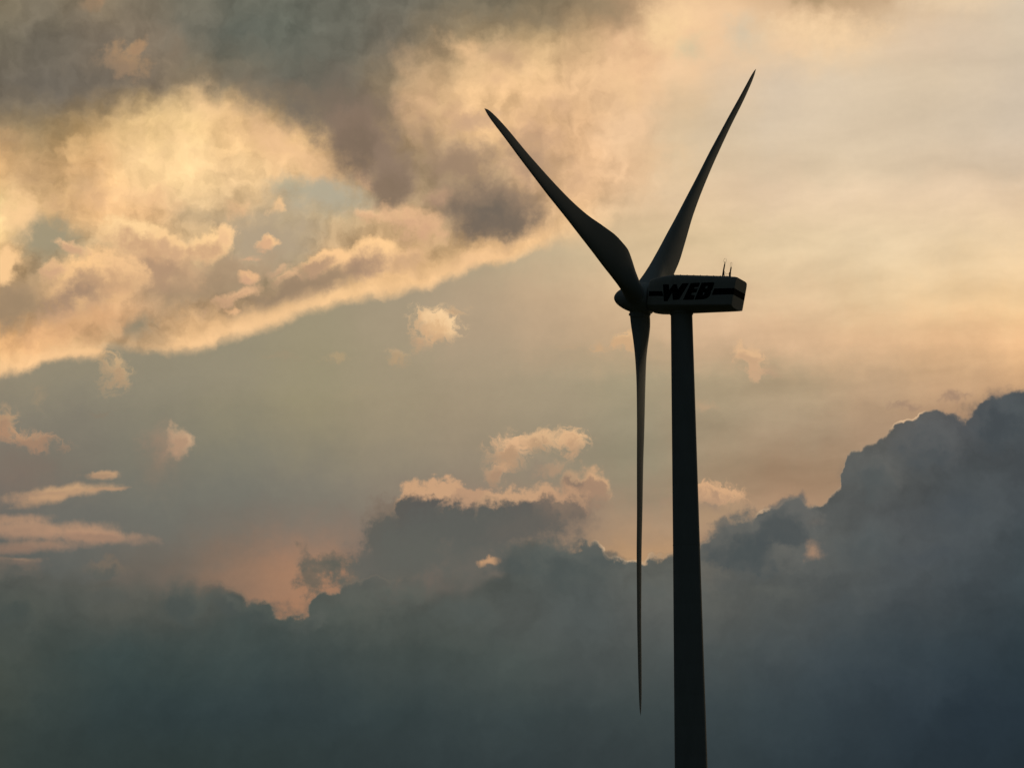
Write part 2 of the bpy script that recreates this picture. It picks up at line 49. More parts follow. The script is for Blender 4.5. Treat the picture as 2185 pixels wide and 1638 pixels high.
DECK_CLOUDS = [(-3.764,15.213,2.034,.68,-8,(.1441,.1413,.1144),(.1329,.1356,.107),1.2,.75,.5),(-7.693,14.716,1.561,.604,0,(.1878,.1559,.117),(.1683,.1413,.1095),1.1,.7,.6),(-6.084,15.042,.86,.453,0,(.2307,.1812,.1248),(.2016,.162,.117),1.2,.6,.8),(-3.61,14.503,1.56,.468,-20,(.1878,.159,.1195),(.1683,.1441,.1095),.7,.95,.6),(-2.641,14.391,1.091,.68,-20,(.1946,.15,.1119),(.1746,.1384,.107),.7,.95,.7),(-7.906,13.297,.698,.453,0,(.7605,.4634,.2409),(.5776,.3639,.196),1.0,.6,1.0),(-6.99,13.163,.543,.453,0,(.5271,.3515,.1878),(.4564,.2961,.1651),1.0,.7,.9),(-6.076,13.698,1.01,.831,0,(.9734,.6364,.328),(.8714,.5583,.2912),1.0,.6,.9),(-4.963,14.42,.585,.378,-45,(1.0,.6637,.3375),(.9387,.5966,.3002),.9,.75,.8),(-5.154,13.708,.855,.604,-20,(.9216,.6097,.328),(.855,.5583,.3002),1.0,.55,1.0),(-5.842,12.99,.775,.302,0,(.9216,.5837,.3093),(.7605,.4634,.2489),.8,.6,1.3),(-6.76,13.016,.426,.302,0,(.8714,.5459,.2825),(.7305,.4413,.233),.8,.6,1.3),(-4.075,14.014,.934,.453,-35,(.8714,.5459,.2912),(.7605,.4634,.2571),1.0,.7,.9),(-3.457,13.716,1.166,.257,-33,(.9047,.5709,.3002),(.807,.4978,.2696),.8,.85,.8),(-2.995,13.04,1.085,.317,-4,(.4564,.4072,.2961),(.4452,.3968,.2874),.55,.95,.8),(-3.844,12.776,1.316,.34,5,(.5029,.3916,.2542),(.4793,.3712,.2423),1.0,.8,.7),(-3.612,13.19,.543,.196,-10,(.4452,.4125,.2874),(.4342,.402,.2789),.9,.7,.7),(-2.337,13.302,.372,.136,-35,(.8388,.5096,.2825),(.7305,.4523,.2571),.6,.75,1.2),(-2.489,13.903,.716,.604,-45,(.2623,.1845,.1301),(.2086,.15,.1046),.4,.98,.6),(-1.951,13.263,.434,.604,10,(.2874,.2016,.1413),(.2384,.1683,.1144),.4,.95,.7),(-1.397,14.687,.468,.831,20,(.7305,.4634,.2571),(.6105,.3787,.2178),.9,.6,1.0),(-.65,15.392,.626,.196,-24,(.956,.6097,.3185),(.9131,.5709,.3002),.9,.75,.9),(-.973,14.308,.701,.453,0,(.8714,.5583,.3002),(.6172,.3787,.2253),.8,.6,1.1),(-1.057,13.708,.622,.378,10,(.5776,.3916,.2307),(.4564,.314,.2016),.9,.7,.9),(.74,14.551,.546,.378,-40,(.9216,.5837,.3185),(.7529,.4691,.2738),.8,.6,1.2),(.421,13.992,.622,.415,-35,(.6038,.3787,.2369),(.5029,.3081,.1995),.9,.75,1.0),(-.308,12.813,.96,.559,-6,(.3231,.2232,.147),(.2016,.15,.107),.35,1.0,.6),(-.331,12.76,.697,.453,-10,(.2086,.162,.1195),(.162,.1329,.1046),.8,.85,.6),(-7.607,12.368,.618,.378,-10,(.3712,.3095,.1981),(.3515,.2961,.1878),.4,.97,.8),(-5.074,12.733,.619,.166,-5,(.552,.402,.2307),(.5149,.3763,.2232),.9,.7,.9),(-3.998,12.325,.966,.468,5,(.4678,.3613,.2384),(.4342,.3372,.2232),.5,.97,.7),(-4.995,11.697,1.311,.415,12,(.4342,.3005,.1845),(.3613,.2542,.1559),.5,.95,.8),(-8.071,11.278,.808,.438,15,(.4342,.2961,.1714),(.3419,.2384,.1441),.45,.95,.8),(-6.331,15.158,.375,.302,0,(.4342,.2705,.1441),(.314,.2122,.1329),.5,.9,1.7),(-6.124,15.354,.157,.196,-20,(.5029,.2961,.15),(.3763,.2384,.1384),.5,.8,1.5),(-6.877,16.055,.283,.121,25,(.402,.2462,.1384),(.305,.2086,.1274),.6,.85,1.3),(-5.507,15.348,.204,.378,-10,(.2705,.2016,.1329),(.2462,.1845,.1274),.9,.6,1.2),(-5.836,11.94,.926,.453,-10,(.7758,.4747,.2571),(.4564,.2907,.1789),.6,.92,.9),(-6.068,12.335,.649,.287,-14,(1.0,.6637,.328),(.6172,.3787,.2104),.28,1.0,.9),(-5.57,12.242,.324,.211,-20,(.956,.6097,.3002),(.6445,.3989,.2253),.3,.95,1.0),(-4.881,12.247,.355,.287,20,(1.0,.6499,.3185),(.6308,.3887,.2178),.28,1.0,1.0),(-4.651,12.451,.139,.196,-20,(1.0,.6364,.3185),(.855,.5336,.2825),.35,.95,1.2),(-6.9,11.592,.771,.498,20,(.9734,.5966,.2825),(.402,.2617,.1658),.28,1.0,.9),(-6.445,11.747,.463,.378,0,(.9047,.5583,.2825),(.5776,.3542,.196),.4,.9,1.0),(-6.706,11.069,.846,.378,20,(.855,.4978,.2489),(.6724,.3787,.189),.7,.85,.9),(-7.65,10.76,.922,.378,20,(.8388,.4862,.2409),(.6867,.3887,.196),.8,.7,.9),(-7.434,11.825,.201,.121,10,(.8388,.5096,.2654),(.6445,.3887,.2253),.5,.85,1.3),(-7.21,12.202,.278,.098,-25,(.8714,.5336,.2825),(.6445,.3887,.2253),.4,.9,1.4),(-3.844,12.889,.17,.113,20,(.9387,.5837,.2912),(.7529,.4978,.2738),.5,.9,1.4),(-4.421,12.872,.294,.136,10,(.9216,.5709,.2912),(.7529,.4747,.2571),.6,.85,1.3),(-3.937,12.287,.216,.098,15,(.9387,.5709,.2825),(.7305,.4305,.2409),.4,.95,1.4),(-4.229,12.076,.154,.06,20,(.7529,.4523,.253),(.6795,.3989,.233),.5,.7,1.4),(-4.336,11.715,.185,.113,10,(.8388,.4978,.2571),(.6795,.3989,.233),.4,.9,1.3),(-8.284,11.947,.232,.347,-20,(1.0,.6364,.3093),(.9131,.5583,.2738),.4,.97,1.1),(-8.051,12.734,.387,.453,-20,(1.0,.6499,.328),(.9387,.5901,.2912),.6,.9,1.1),(-7.444,12.857,.387,.302,0,(.7305,.4523,.2409),(.6584,.3989,.2178),.9,.6,1.1),(-1.608,12.659,.735,.257,-14,(.9047,.5459,.2912),(.6724,.3989,.233),.6,.9,1.3),(-2.302,12.737,.387,.106,-12,(.8714,.5336,.2912),(.7157,.4305,.2409),.5,.8,1.4),(-1.417,12.431,.387,.272,0,(.8714,.5336,.2825),(.6584,.3887,.2253),.7,.8,1.2),(-3.231,11.64,1.426,.287,19,(.402,.2747,.1683),(.3231,.227,.1441),.4,1.0,.6),(-2.306,12.045,.571,.317,8,(1.0,.6229,.3002),(.4342,.2781,.1789),.26,1.0,.8),(-3.076,11.971,.509,.166,22,(.9734,.5966,.2912),(.491,.3126,.189),.3,.97,1.0),(-3.001,11.685,1.156,.181,19,(.3712,.2542,.1559),(.3419,.2346,.147),.8,.85,.5),(-3.692,11.746,.339,.091,24,(.7758,.4747,.2571),(.5029,.3216,.1925),.5,.85,1.2),(-4.535,11.413,.539,.113,20,(.7913,.4747,.2571),(.6105,.3688,.2104),.5,.85,1.2),(-4.55,11.218,.139,.068,0,(.8714,.5096,.2571),(.7529,.4413,.233),.5,.8,1.2),(-6.09,10.947,.338,.196,25,(.305,.2502,.162),(.2789,.2307,.1559),.6,.95,.9),(2.668,15.673,.667,.566,-10,(.9734,.6917,.3775),(.9216,.6229,.328),.8,.9,1.0),(1.911,14.792,.703,.604,-30,(.9216,.6097,.328),(.8388,.5459,.3002),.9,.75,1.2),(2.354,13.657,.855,.529,-20,(.855,.5709,.3185),(.7913,.5336,.3093),1.1,.6,1.2),(3.948,15.526,.588,.453,0,(.6172,.5398,.3931),(.6038,.5276,.3931),1.0,.8,.9),(3.049,15.29,.266,.332,20,(.5776,.5149,.3419),(.5647,.5029,.3325),.9,.6,1.4),(5.309,15.63,1.019,.347,-4,(.9734,.6917,.4091),(.8879,.6229,.3672),.8,.85,1.4),(4.796,15.313,.47,.166,-10,(.9216,.6364,.3775),(.855,.5901,.3572),.8,.65,1.5),(5.167,16.075,.707,.196,0,(.5029,.3515,.1878),(.402,.2831,.1559),.8,.85,1.2),(7.441,15.906,1.178,.196,0,(.855,.6364,.4091),(.7758,.5966,.3984),1.0,.75,1.3),(1.622,15.995,.707,.302,-15,(.2961,.2232,.1329),(.2462,.1946,.117),1.0,.75,.9),(.526,15.865,.942,.302,-5,(.2016,.162,.107),(.1812,.15,.1022),1.1,.7,.6),(-6.437,10.584,.261,.106,-8,(.402,.305,.1878),(.3763,.2874,.1779),.6,.7,1.2),(-3.768,11.874,.231,.076,25,(.7758,.4747,.2654),(.5776,.359,.2104),.6,.7,1.3),(-1.767,11.981,.54,.227,10,(.8388,.5096,.2738),(.5776,.359,.2104),.6,.7,1.0),(-.611,11.972,.617,.196,16,(.855,.5215,.2825),(.6867,.4198,.233),.7,.7,1.0),(-1.219,12.957,.31,.181,20,(.6172,.3787,.2253),(.4452,.2781,.1822),.7,.7,1.2),(.103,13.47,.466,.196,-30,(.6724,.4198,.2489),(.5271,.3216,.2067),.8,.6,1.2),(1.108,13.305,.465,.378,-30,(.807,.5096,.3002),(.6724,.4198,.2489),.9,.6,1.2),(-.189,14.901,.469,.196,-30,(.9387,.5966,.3185),(.7605,.4747,.2654),.8,.7,1.1),(-1.594,14.388,.312,.453,10,(.807,.4978,.2738),(.5776,.3542,.2104),.9,.5,1.2),(-4.19,14.65,.468,.181,-30,(.2307,.1779,.1248),(.1946,.159,.1144),.9,.6,1.0),(-8.217,13.887,.7,.227,10,(.4342,.2874,.162),(.3515,.2384,.1413),1.0,.6,1.0),(-.786,13.593,.738,.332,10,(.4452,.2961,.1845),(.3419,.2307,.15),.5,.9,.9),(.339,13.693,.583,.347,-35,(.552,.3515,.2086),(.4342,.2831,.1779),.5,.85,1.0),(-.586,14.215,.545,.196,15,(.6038,.3787,.233),(.5149,.3307,.2104),.6,.7,1.1),(-1.326,13.936,.311,.453,10,(.4342,.2874,.1746),(.3419,.2307,.147),.6,.7,1.0),(-.028,15.274,.548,.302,-20,(.6724,.4305,.2489),(.552,.3495,.2104),.8,.6,1.0)]
WISP_CLOUDS = [(-1.237,10.982,.379,.226,-8,(.9406,.6219,.3307),(.6499,.4104,.2233),.5,.92,1.5),(-1.121,11.034,.23,.133,-10,(.9662,.6622,.3639),(.7647,.4866,.2538),.4,.7360000000000001,1.2),(-1.485,10.757,.176,.173,40,(.7277,.4585,.2459),(.5901,.3702,.2089),.8,.7360000000000001,1.5),(-6.472,10.186,.257,.306,10,(.6917,.453,.2345),(.4978,.3234,.1818),.7,.8280000000000001,1.5),(-7.678,9.861,.121,.226,20,(.3639,.2802,.1754),(.34,.256,.166),.8,.552,1.5),(-7.783,9.127,.525,.146,-8,(.5837,.3325,.1818),(.3887,.233,.1452),.6,.8280000000000001,1.4),(-8.251,9.346,.229,.279,-30,(.6568,.39,.1985),(.4198,.2482,.151),.6,.8280000000000001,1.3),(.351,9.054,.639,.173,4,(.7798,.4866,.2617),(.4978,.3144,.1818),.5,.874,1.3),(-.072,8.909,.309,.292,30,(.7798,.4753,.2617),(.4747,.297,.1754),.5,.874,1.2),(.977,9.022,.215,.226,0,(.8262,.5098,.2698),(.5583,.3417,.1951),.4,.874,1.2),(-.267,8.571,.202,.199,0,(.6568,.39,.216),(.4413,.272,.166),.6,.782,1.3),(3.857,10.369,.243,.186,-30,(.7498,.4753,.2617),(.5966,.3801,.2233),.35,.92,1.4),(3.965,10.14,.175,.12,-30,(.6499,.4104,.2382),(.5583,.3606,.216),.4,.8280000000000001,1.5),(3.272,8.212,.443,.159,-8,(.6917,.4104,.2233),(.4634,.2885,.1786),.35,.92,1.3),(1.895,10.698,.203,.12,20,(.7647,.4866,.2538),(.6364,.4001,.216),.4,.874,1.4),(1.432,10.585,.122,.106,0,(.6364,.4104,.2233),(.5583,.3558,.1985),.7,.7360000000000001,1.6),(-1.894,10.459,.189,.106,-24,(.6364,.4208,.2307),(.4862,.3325,.1884),.8,.782,1.6),(-2.89,10.403,.243,.06,6,(.4747,.351,.1951),(.4198,.31,.1818),.8,.7360000000000001,1.6),(-3.808,10.503,.338,.053,-5,(.359,.2885,.1818),(.3307,.2679,.1754),.8,.7360000000000001,1.6),(3.151,9.631,.189,.093,-5,(.5336,.351,.2089),(.4862,.3234,.1951),.8,.644,1.5),(6.42,9.545,.35,.093,-5,(.3216,.2113,.1569),(.295,.1975,.1452),.8,.644,1.5),(7.215,9.61,.283,.093,10,(.3216,.2113,.151),(.295,.1975,.1452),.8,.644,1.5),(-6.732,9.569,.202,.053,10,(.2538,.2044,.1452),(.2382,.1975,.1396),.8,.552,1.5),(-.889,11.182,.149,.093,30,(.706,.453,.2382),(.5901,.3702,.2019),.8,.644,1.6),(-1.548,10.584,.122,.08,50,(.5336,.3606,.2089),(.4747,.3234,.1884),.8,.552,1.6),(-6.626,10.433,.149,.08,20,(.6499,.4208,.216),(.4978,.3325,.1818),.8,.644,1.6),(-6.342,10.007,.108,.106,0,(.4978,.3325,.1884),(.4413,.297,.1754),.8,.552,1.7),(2.547,8.113,.174,.106,10,(.4198,.272,.1818),(.3787,.2482,.1691),.9,.46,1.5),(.688,8.634,.269,.093,10,(.5583,.3417,.1985),(.4634,.2885,.1754),.8,.644,1.5),(-3.466,9.802,.539,.08,14,(.3216,.2802,.1691),(.3037,.2679,.1691),1.0,.46,1.2),(-2.548,9.912,.405,.093,14,(.3688,.297,.1818),(.34,.2802,.1754),1.0,.46,1.2),(.91,10.594,.27,.093,0,(.5336,.3702,.2233),(.4862,.3417,.2089),1.0,.46,1.4),(4.193,10.074,.175,.093,-20,(.5336,.3417,.216),(.4978,.3234,.2019),.9,.552,1.5)]
STREAK_CLOUDS = [(-7.399,8.277,1.03,.106,7,(.6233,.3812,.2036),(.4702,.2883,.1734),.5,.855,1.2),(-7.66,8.155,.419,.091,12,(.5612,.3422,.1887),(.4593,.2838,.1671),.6,.765,1.2),(-6.633,8.348,.458,.038,4,(.5143,.3144,.1779),(.4335,.2713,.1663),.5,.81,1.2),(-6.634,8.558,.275,.068,9,(.5977,.3616,.1962),(.4593,.2838,.1671),.5,.81,1.2),(-8.068,7.869,.686,.091,2,(.5028,.2976,.1803),(.4177,.2553,.1598),.6,.765,1.0),(-7.842,7.706,1.448,.166,0,(.5028,.2976,.1803),(.4077,.2476,.1594),.5,.8280000000000001,1.0),(-6.792,7.606,1.066,.121,-4,(.4915,.289,.1768),(.369,.2247,.1496),.5,.8280000000000001,1.0),(-7.839,7.43,1.142,.128,4,(.3975,.2398,.1534),(.3151,.1959,.1344),.6,.765,1.2),(-8.06,7.205,.457,.068,0,(.4074,.2473,.1538),(.2747,.182,.1281),.5,.7200000000000001,1.2)]
HEAP_CLOUDS = [(-1.994,7.044,.761,.468,15,(.1441,.1356,.1119),(.1221,.1195,.1022),.35,1.0,.8),(-2.258,7.196,.304,.302,20,(.162,.1441,.117),(.1329,.1248,.107),.4,.9,1.0),(-.663,7.256,1.979,.566,0,(.1384,.1301,.1095),(.1221,.1195,.1046),.6,1.0,.5),(.906,7.877,.534,.453,10,(.305,.2086,.1441),(.2232,.1683,.1274),.6,.9,.9),(1.064,8.251,.442,.347,32,(.5867,.3537,.1987),(.2726,.1889,.1351),.4,.95,1.0),(1.294,8.323,.214,.272,0,(.6376,.3871,.2125),(.3875,.2447,.1577),.35,.9,1.0),(-1.914,7.608,.472,.574,28,(.2086,.162,.1221),(.1221,.117,.0999),.2,1.0,.7),(-1.455,7.943,.457,.453,0,(.5867,.3537,.1987),(.1121,.1062,.0938),.1,1.0,.7),(-1.15,7.978,.457,.453,0,(.5867,.3537,.2021),(.1097,.104,.0938),.1,1.0,.8),(-.656,7.897,.503,.393,0,(.4922,.3005,.1823),(.1097,.104,.0938),.1,1.0,.8),(-.084,7.905,.534,.393,0,(.5622,.3444,.1987),(.1144,.1086,.096),.12,1.0,.8),(.412,7.974,.457,.332,10,(.5622,.3444,.1987),(.1242,.1133,.1005),.2,1.0,.8),(.755,8.015,.412,.302,20,(.5149,.309,.1823),(.1932,.1497,.117),.3,.9,.9),(-.734,7.687,1.448,.438,2,(.1221,.1195,.1046),(.107,.1144,.1022),.4,.85,.8),(.18,7.698,.838,.302,5,(.1384,.1248,.107),(.1221,.117,.1022),.5,.9,.6),(-1.65,7.304,.837,.378,10,(.1274,.1274,.107),(.1119,.1144,.1022),.5,.95,.6),(-.42,7.171,.228,.106,8,(.5149,.2921,.1577),(.5149,.2921,.1606),.5,.9,1.2)]
MID_CLOUDS = [(-5.783,8.786,.42,.68,-8,(.2686,.2039,.143),(.2343,.1805,.1338),1.0,.765,.9),(-5.671,9.086,.352,.317,-10,(.4028,.2731,.1788),(.3269,.2261,.1556),.7,.765,1.1),(-5.474,9.109,.184,.257,0,(.7014,.4465,.2598),(.4755,.2991,.1868),.5,.81,1.4),(-7.889,8.587,.916,.566,0,(.2232,.168,.1281),(.2023,.1529,.1199),.9,.765,.9),(-3.775,6.905,1.141,.717,0,(.3895,.2234,.14),(.4097,.2382,.1461),1.2,.63,.4),(.679,10.56,.461,.136,0,(.4799,.3666,.2322),(.4526,.3519,.2243),1.0,.45,1.2),(.421,8.638,.573,.196,0,(.366,.2847,.1942),(.2859,.2255,.1665),.8,.7200000000000001,1.2),(3.191,8.003,.335,.181,-10,(.3497,.2377,.168),(.2687,.1977,.1511),.8,.675,1.3),(3.065,7.463,.381,.302,0,(.2838,.1913,.143),(.2267,.1652,.1307),1.0,.54,1.0),(4.688,8.105,.107,.121,0,(.1772,.1469,.1241),(.1536,.1355,.1184),.6,.7200000000000001,1.4)]
SCUD_CLOUDS = [(-3.017,7.126,.548,.211,-10,(.1812,.1441,.107),(.107,.1119,.0931),.4,.95,2.0),(-3.26,6.865,.274,.257,20,(.1812,.1441,.107),(.1221,.117,.0931),.4,.85,1.8),(-2.677,6.898,.304,.136,0,(.1812,.1441,.107),(.1274,.1221,.0976),.5,.8,1.8)]
BANK_LOBES = [(3.13,7.01,.609,.415,0,(.1746,.1559,.1248),(.1559,.147,.1221),.8,.68,.6),(4.879,7.349,.533,.68,0,(.1384,.1384,.1221),(.1274,.1301,.1195),.9,.595,.7),(.893,7.086,.837,.393,-6,(.1119,.1221,.1095),(.0742,.0887,.0844),.35,.7224999999999999,.8),(1.465,7.19,.38,.181,-12,(.1022,.1119,.1022),(.0802,.0931,.0887),.35,.68,.9),(-.056,7.136,.457,.287,20,(.107,.1144,.1022),(.0762,.0887,.0844),.4,.6375,.9),(-2.717,6.41,.836,.347,12,(.117,.1221,.1022),(.0887,.1022,.0887),.5,.595,.9),(-4.077,6.343,.608,.257,-18,(.0887,.1022,.0887),(.0612,.0762,.0723),.4,.68,.9),(-5.358,6.498,.471,.362,0,(.0931,.107,.0931),(.0612,.0782,.0742),.5,.595,.9),(-7.977,6.422,.608,.378,0,(.0976,.107,.0887),(.0578,.0742,.0685),.6,.595,.9),(2.815,6.415,.836,.378,0,(.15,.15,.1221),(.1221,.1274,.1119),1.2,.51,.8),(3.859,7.372,.746,.498,6,(.1329,.1329,.1195),(.0685,.0823,.0844),.16,.85,.7),(4.435,7.697,.472,.347,20,(.1329,.1329,.1221),(.0723,.0844,.0865),.2,.8245,.9),(4.877,7.274,.152,.181,0,(.4342,.2542,.1559),(.491,.2874,.1683),.8,.7224999999999999,1.0),(4.179,6.598,.836,.181,-4,(.1441,.147,.1274),(.1356,.1413,.1221),1.2,.51,.8),(5.818,8.451,.534,.453,10,(.1384,.1384,.1274),(.0887,.1022,.1022),.5,.595,.9),(6.737,8.875,.611,.423,10,(.1119,.117,.117),(.0723,.0844,.0908),.4,.68,.9),(7.953,9.21,.688,.453,20,(.0887,.1022,.107),(.0545,.0666,.0742),.4,.7224999999999999,.9),(5.708,7.328,.685,.453,10,(.1022,.1144,.1119),(.0762,.0931,.0976),.6,.425,.9),(7.23,7.886,.915,.453,10,(.0844,.0976,.107),(.0612,.0762,.0887),.7,.425,.9),(-7.82,5.752,.683,1.133,0,(.107,.1119,.0887),(.0931,.0976,.0762),1.5,.3825,.7),(-6.41,6.686,.532,.196,0,(.1274,.1221,.1022),(.0931,.0999,.0887),.5,.51,1.0),(-4.681,6.533,.334,.166,-15,(.1022,.1095,.0953),(.0723,.0844,.0782),.4,.595,1.0),(-3.323,6.189,.38,.166,30,(.1022,.1119,.0976),(.0762,.0887,.0802),.4,.595,1.0),(-1.807,6.666,.608,.196,6,(.1274,.1329,.1119),(.1022,.1144,.0999),.5,.51,.9),(-.748,6.392,.684,.257,-6,(.107,.1195,.107),(.0844,.0999,.0931),.6,.4675,.9),(2.139,6.69,.456,.181,5,(.1384,.1413,.1221),(.1119,.1221,.1119),.6,.51,.9),(5.153,6.367,.912,.257,20,(.0976,.1095,.1095),(.0762,.0908,.0953),.7,.425,.9),(6.83,7.149,.913,.272,20,(.0887,.1022,.1095),(.0685,.0823,.0931),.7,.425,.9),(3.477,5.652,1.214,.272,6,(.0802,.0953,.0931),(.0685,.0844,.0844),1.0,.425,.8),(6.019,5.226,1.516,.378,-12,(.0545,.0723,.0844),(.0452,.0612,.0742),1.0,.425,.8),(-5.28,5.674,1.214,.302,6,(.0685,.0844,.0762),(.0545,.0704,.0648),1.0,.425,.8),(-1.514,5.349,1.668,.332,-4,(.0648,.0802,.0762),(.0545,.0704,.0685),1.0,.3825,.8)]
BANK_PATCHES = [(-.436,7.171,.228,.098,8,(.5776,.3278,.1714),(.6105,.3515,.1812),.6,.9,1.6),(4.875,7.762,.168,.121,0,(.2232,.162,.1221),(.2051,.1559,.1221),1.0,.5,1.2),(-6.548,7.082,.38,.151,0,(.1878,.15,.1119),(.107,.1119,.0976),.35,.8,1.0),(-7.984,7.078,.533,.166,0,(.1812,.1413,.1119),(.117,.1144,.0976),.5,.7,1.0),(-2.114,6.105,1.519,.378,10,(.107,.1195,.1022),(.1022,.1144,.1022),1.6,.4,.8)]

# ------------------------------------------------------------------ sky: procedural evening clouds in the world shader
world = bpy.data.worlds.new('World'); scene.world = world
world.use_nodes = True
NT = world.node_tree
NT.nodes.clear()
LK = NT.links

class S:
    """a scalar socket with arithmetic"""
    def __init__(s, k): s.k = k
    def __add__(a, b): return M('ADD', a, b)
    __radd__ = __add__
    def __sub__(a, b): return M('SUBTRACT', a, b)
    def __rsub__(a, b): return M('SUBTRACT', b, a)
    def __mul__(a, b): return M('MULTIPLY', a, b)
    __rmul__ = __mul__
    def __truediv__(a, b): return M('DIVIDE', a, b)
def put(sock, v):
    if isinstance(v, S): LK.new(v.k, sock)
    elif hasattr(v, 'is_output'): LK.new(v, sock)
    else: sock.default_value = v
def M(op, a, b=None, c=None, clamp=False):
    n = NT.nodes.new('ShaderNodeMath'); n.operation = op; n.use_clamp = clamp
    put(n.inputs[0], a)
    if b is not None: put(n.inputs[1], b)
    if c is not None: put(n.inputs[2], c)
    return S(n.outputs[0])
def VM(op, a, b=None, out=0, scale=None):
    n = NT.nodes.new('ShaderNodeVectorMath'); n.operation = op
    put(n.inputs[0], a)
    if b is not None: put(n.inputs[1], b)
    if scale is not None: put(n.inputs['Scale'], scale)
    return n.outputs[out]
def smooth(v, a, b, lo=0.0, hi=1.0, kind='SMOOTHSTEP'):
    n = NT.nodes.new('ShaderNodeMapRange'); n.interpolation_type = kind; n.clamp = False
    put(n.inputs[0], v); put(n.inputs[1], a); put(n.inputs[2], b); put(n.inputs[3], lo); put(n.inputs[4], hi)
    return S(n.outputs[0])
def comb(x, y, z=0.0):
    n = NT.nodes.new('ShaderNodeCombineXYZ')
    put(n.inputs[0], x); put(n.inputs[1], y); put(n.inputs[2], z)
    return n.outputs[0]
def mixc(f, a, b, mode='MIX'):
    n = NT.nodes.new('ShaderNodeMixRGB'); n.blend_type = mode
    put(n.inputs[0], f)
    for i, v in ((1, a), (2, b)):
        if isinstance(v, tuple): n.inputs[i].default_value = (*v[:3], 1)
        else: put(n.inputs[i], v)
    return n.outputs[0]
def noise(vec, scale, detail=6, rough=0.55, lac=2.0, color=False, dist=0.0, dim='2D'):
    n = NT.nodes.new('ShaderNodeTexNoise'); n.noise_dimensions = dim
    put(n.inputs['Vector'], vec)
    n.inputs['Scale'].default_value = scale; n.inputs['Detail'].default_value = detail
    n.inputs['Roughness'].default_value = rough; n.inputs['Lacunarity'].default_value = lac
    n.inputs['Distortion'].default_value = dist
    return n.outputs[1] if color else S(n.outputs[0])
def sep(v):
    n = NT.nodes.new('ShaderNodeSeparateXYZ'); put(n.inputs[0], v)
    return S(n.outputs[0]), S(n.outputs[1]), S(n.outputs[2])
def sepc(v):
    n = NT.nodes.new('ShaderNodeSeparateColor'); put(n.inputs[0], v)
    return S(n.outputs[0]), S(n.outputs[1]), S(n.outputs[2])
def grey(v):
    n = NT.nodes.new('ShaderNodeCombineColor')
    for i in range(3): put(n.inputs[i], v)
    return n.outputs[0]
def curve(v, pts, x0, x1, y0, y1):
    """piecewise curve through pts, evaluated at v"""
    n = NT.nodes.new('ShaderNodeFloatCurve')
    put(n.inputs['Value'], smooth(v, x0, x1, kind='LINEAR'))
    c = n.mapping.curves[0]
    P = [((x-x0)/(x1-x0), (y-y0)/(y1-y0)) for x, y in pts]
    P = [p for p in P if 0 <= p[0] <= 1]
    while len(c.points) < len(P): c.points.new(0.5, 0.5)
    for q, p in zip(c.points, P):
        q.location = p; q.handle_type = 'VECTOR'
    n.mapping.update()
    return S(n.outputs[0])*(y1-y0) + y0
def grid(T, u, v, a0, a1, eps):
    """colour field: one vertical ramp per bearing, blended sideways; only the bearings a0..a1 are needed"""
    az0, az1, el0, el1, cols = T['az0'], T['az1'], T['el0'], T['el1'], T['cols']
    t = smooth(v, el0 + eps, float(el1), kind='LINEAR')
    step = (az1-az0)/(len(cols)-1)
    if a0 < -9: a0, a1 = -9.0, max(a1, 0.0)
    if a1 > 9: a0, a1 = min(a0, 0.0), 9.0
    i0 = max(0, min(len(cols)-2, int(math.floor((a0-0.45-az0)/step))))
    i1 = max(i0+1, min(len(cols)-1, int(math.ceil((a1+0.45-az0)/step))))
    acc = None
    for i in range(i0, i1+1):
        st = cols[i]
        r = NT.nodes.new('ShaderNodeValToRGB'); r.color_ramp.interpolation = 'CARDINAL'
        e = r.color_ramp.elements; n = len(st)
        e[0].position = 0.0; e[0].color = (*st[0], 1)
        e[1].position = 1.0; e[1].color = (*st[-1], 1)
        for j in range(1, n-1): e.new(j/(n-1)).color = (*st[j], 1)
        put(r.inputs[0], t)
        acc = r.outputs[0] if acc is None else mixc(smooth(u, az0+(i-1)*step, az0+i*step), acc, r.outputs[0])
    return acc

tc = NT.nodes.new('ShaderNodeTexCoord')
D = VM('NORMALIZE', tc.outputs['Generated'])
dx, dy, dz = sep(D)
AZ = M('ARCTAN2', dx, dy) * 57.29578
EL = M('ARCSINE', dz) * 57.29578
ND = VM('SCALE', D, scale=57.29578)                 # direction in degrees
NA = comb(AZ*0.985, EL, 0.0)                        # bearing and elevation, for the cloud noise
# drifting (warped) sky coordinates
nx, ny, nz = sepc(noise(NA, 0.55, 4, 0.5, color=True))
fx, fy, fz = sepc(noise(NA, 2.6, 6, 0.58, color=True))
U1 = AZ + (nx - 0.5)*0.6 + (fx - 0.5)*0.42
V1 = EL + (ny - 0.5)*0.5 + (fy - 0.5)*0.42
# fine detail fields
PUFF = fz - 0.5                                      # about -.25 .. .25
FINE = noise(NA, 9.0, 5, 0.6) - 0.5
BIL = noise(comb(U1*0.985 + 31.0, V1 + 3.0), 1.0, 7, 0.53)
LIT = BIL - noise(comb(U1*0.985 + 31.13, V1 + 2.86), 1.0, 7, 0.53)
STREAK = noise(comb(AZ*0.45 + EL*0.12 + (nx-0.5)*0.6, EL*1.5 - AZ*0.12 + (ny-0.5)*0.6), 1.1, 5, 0.5) - 0.5
# detail coordinates for single clouds: small-scale warp only
UB = AZ + (BIL - 0.5)*0.10 + (fx - 0.5)*0.34 + (nz - 0.5)*0.22
VB = EL + (BIL - 0.5)*0.10 + (fy - 0.5)*0.34 + (nx - 0.5)*0.18
PB = comb(UB, VB, 1.0)
EDGE = (BIL - 0.5)*0.30 + (fz - 0.5)*1.05 + FINE*0.35

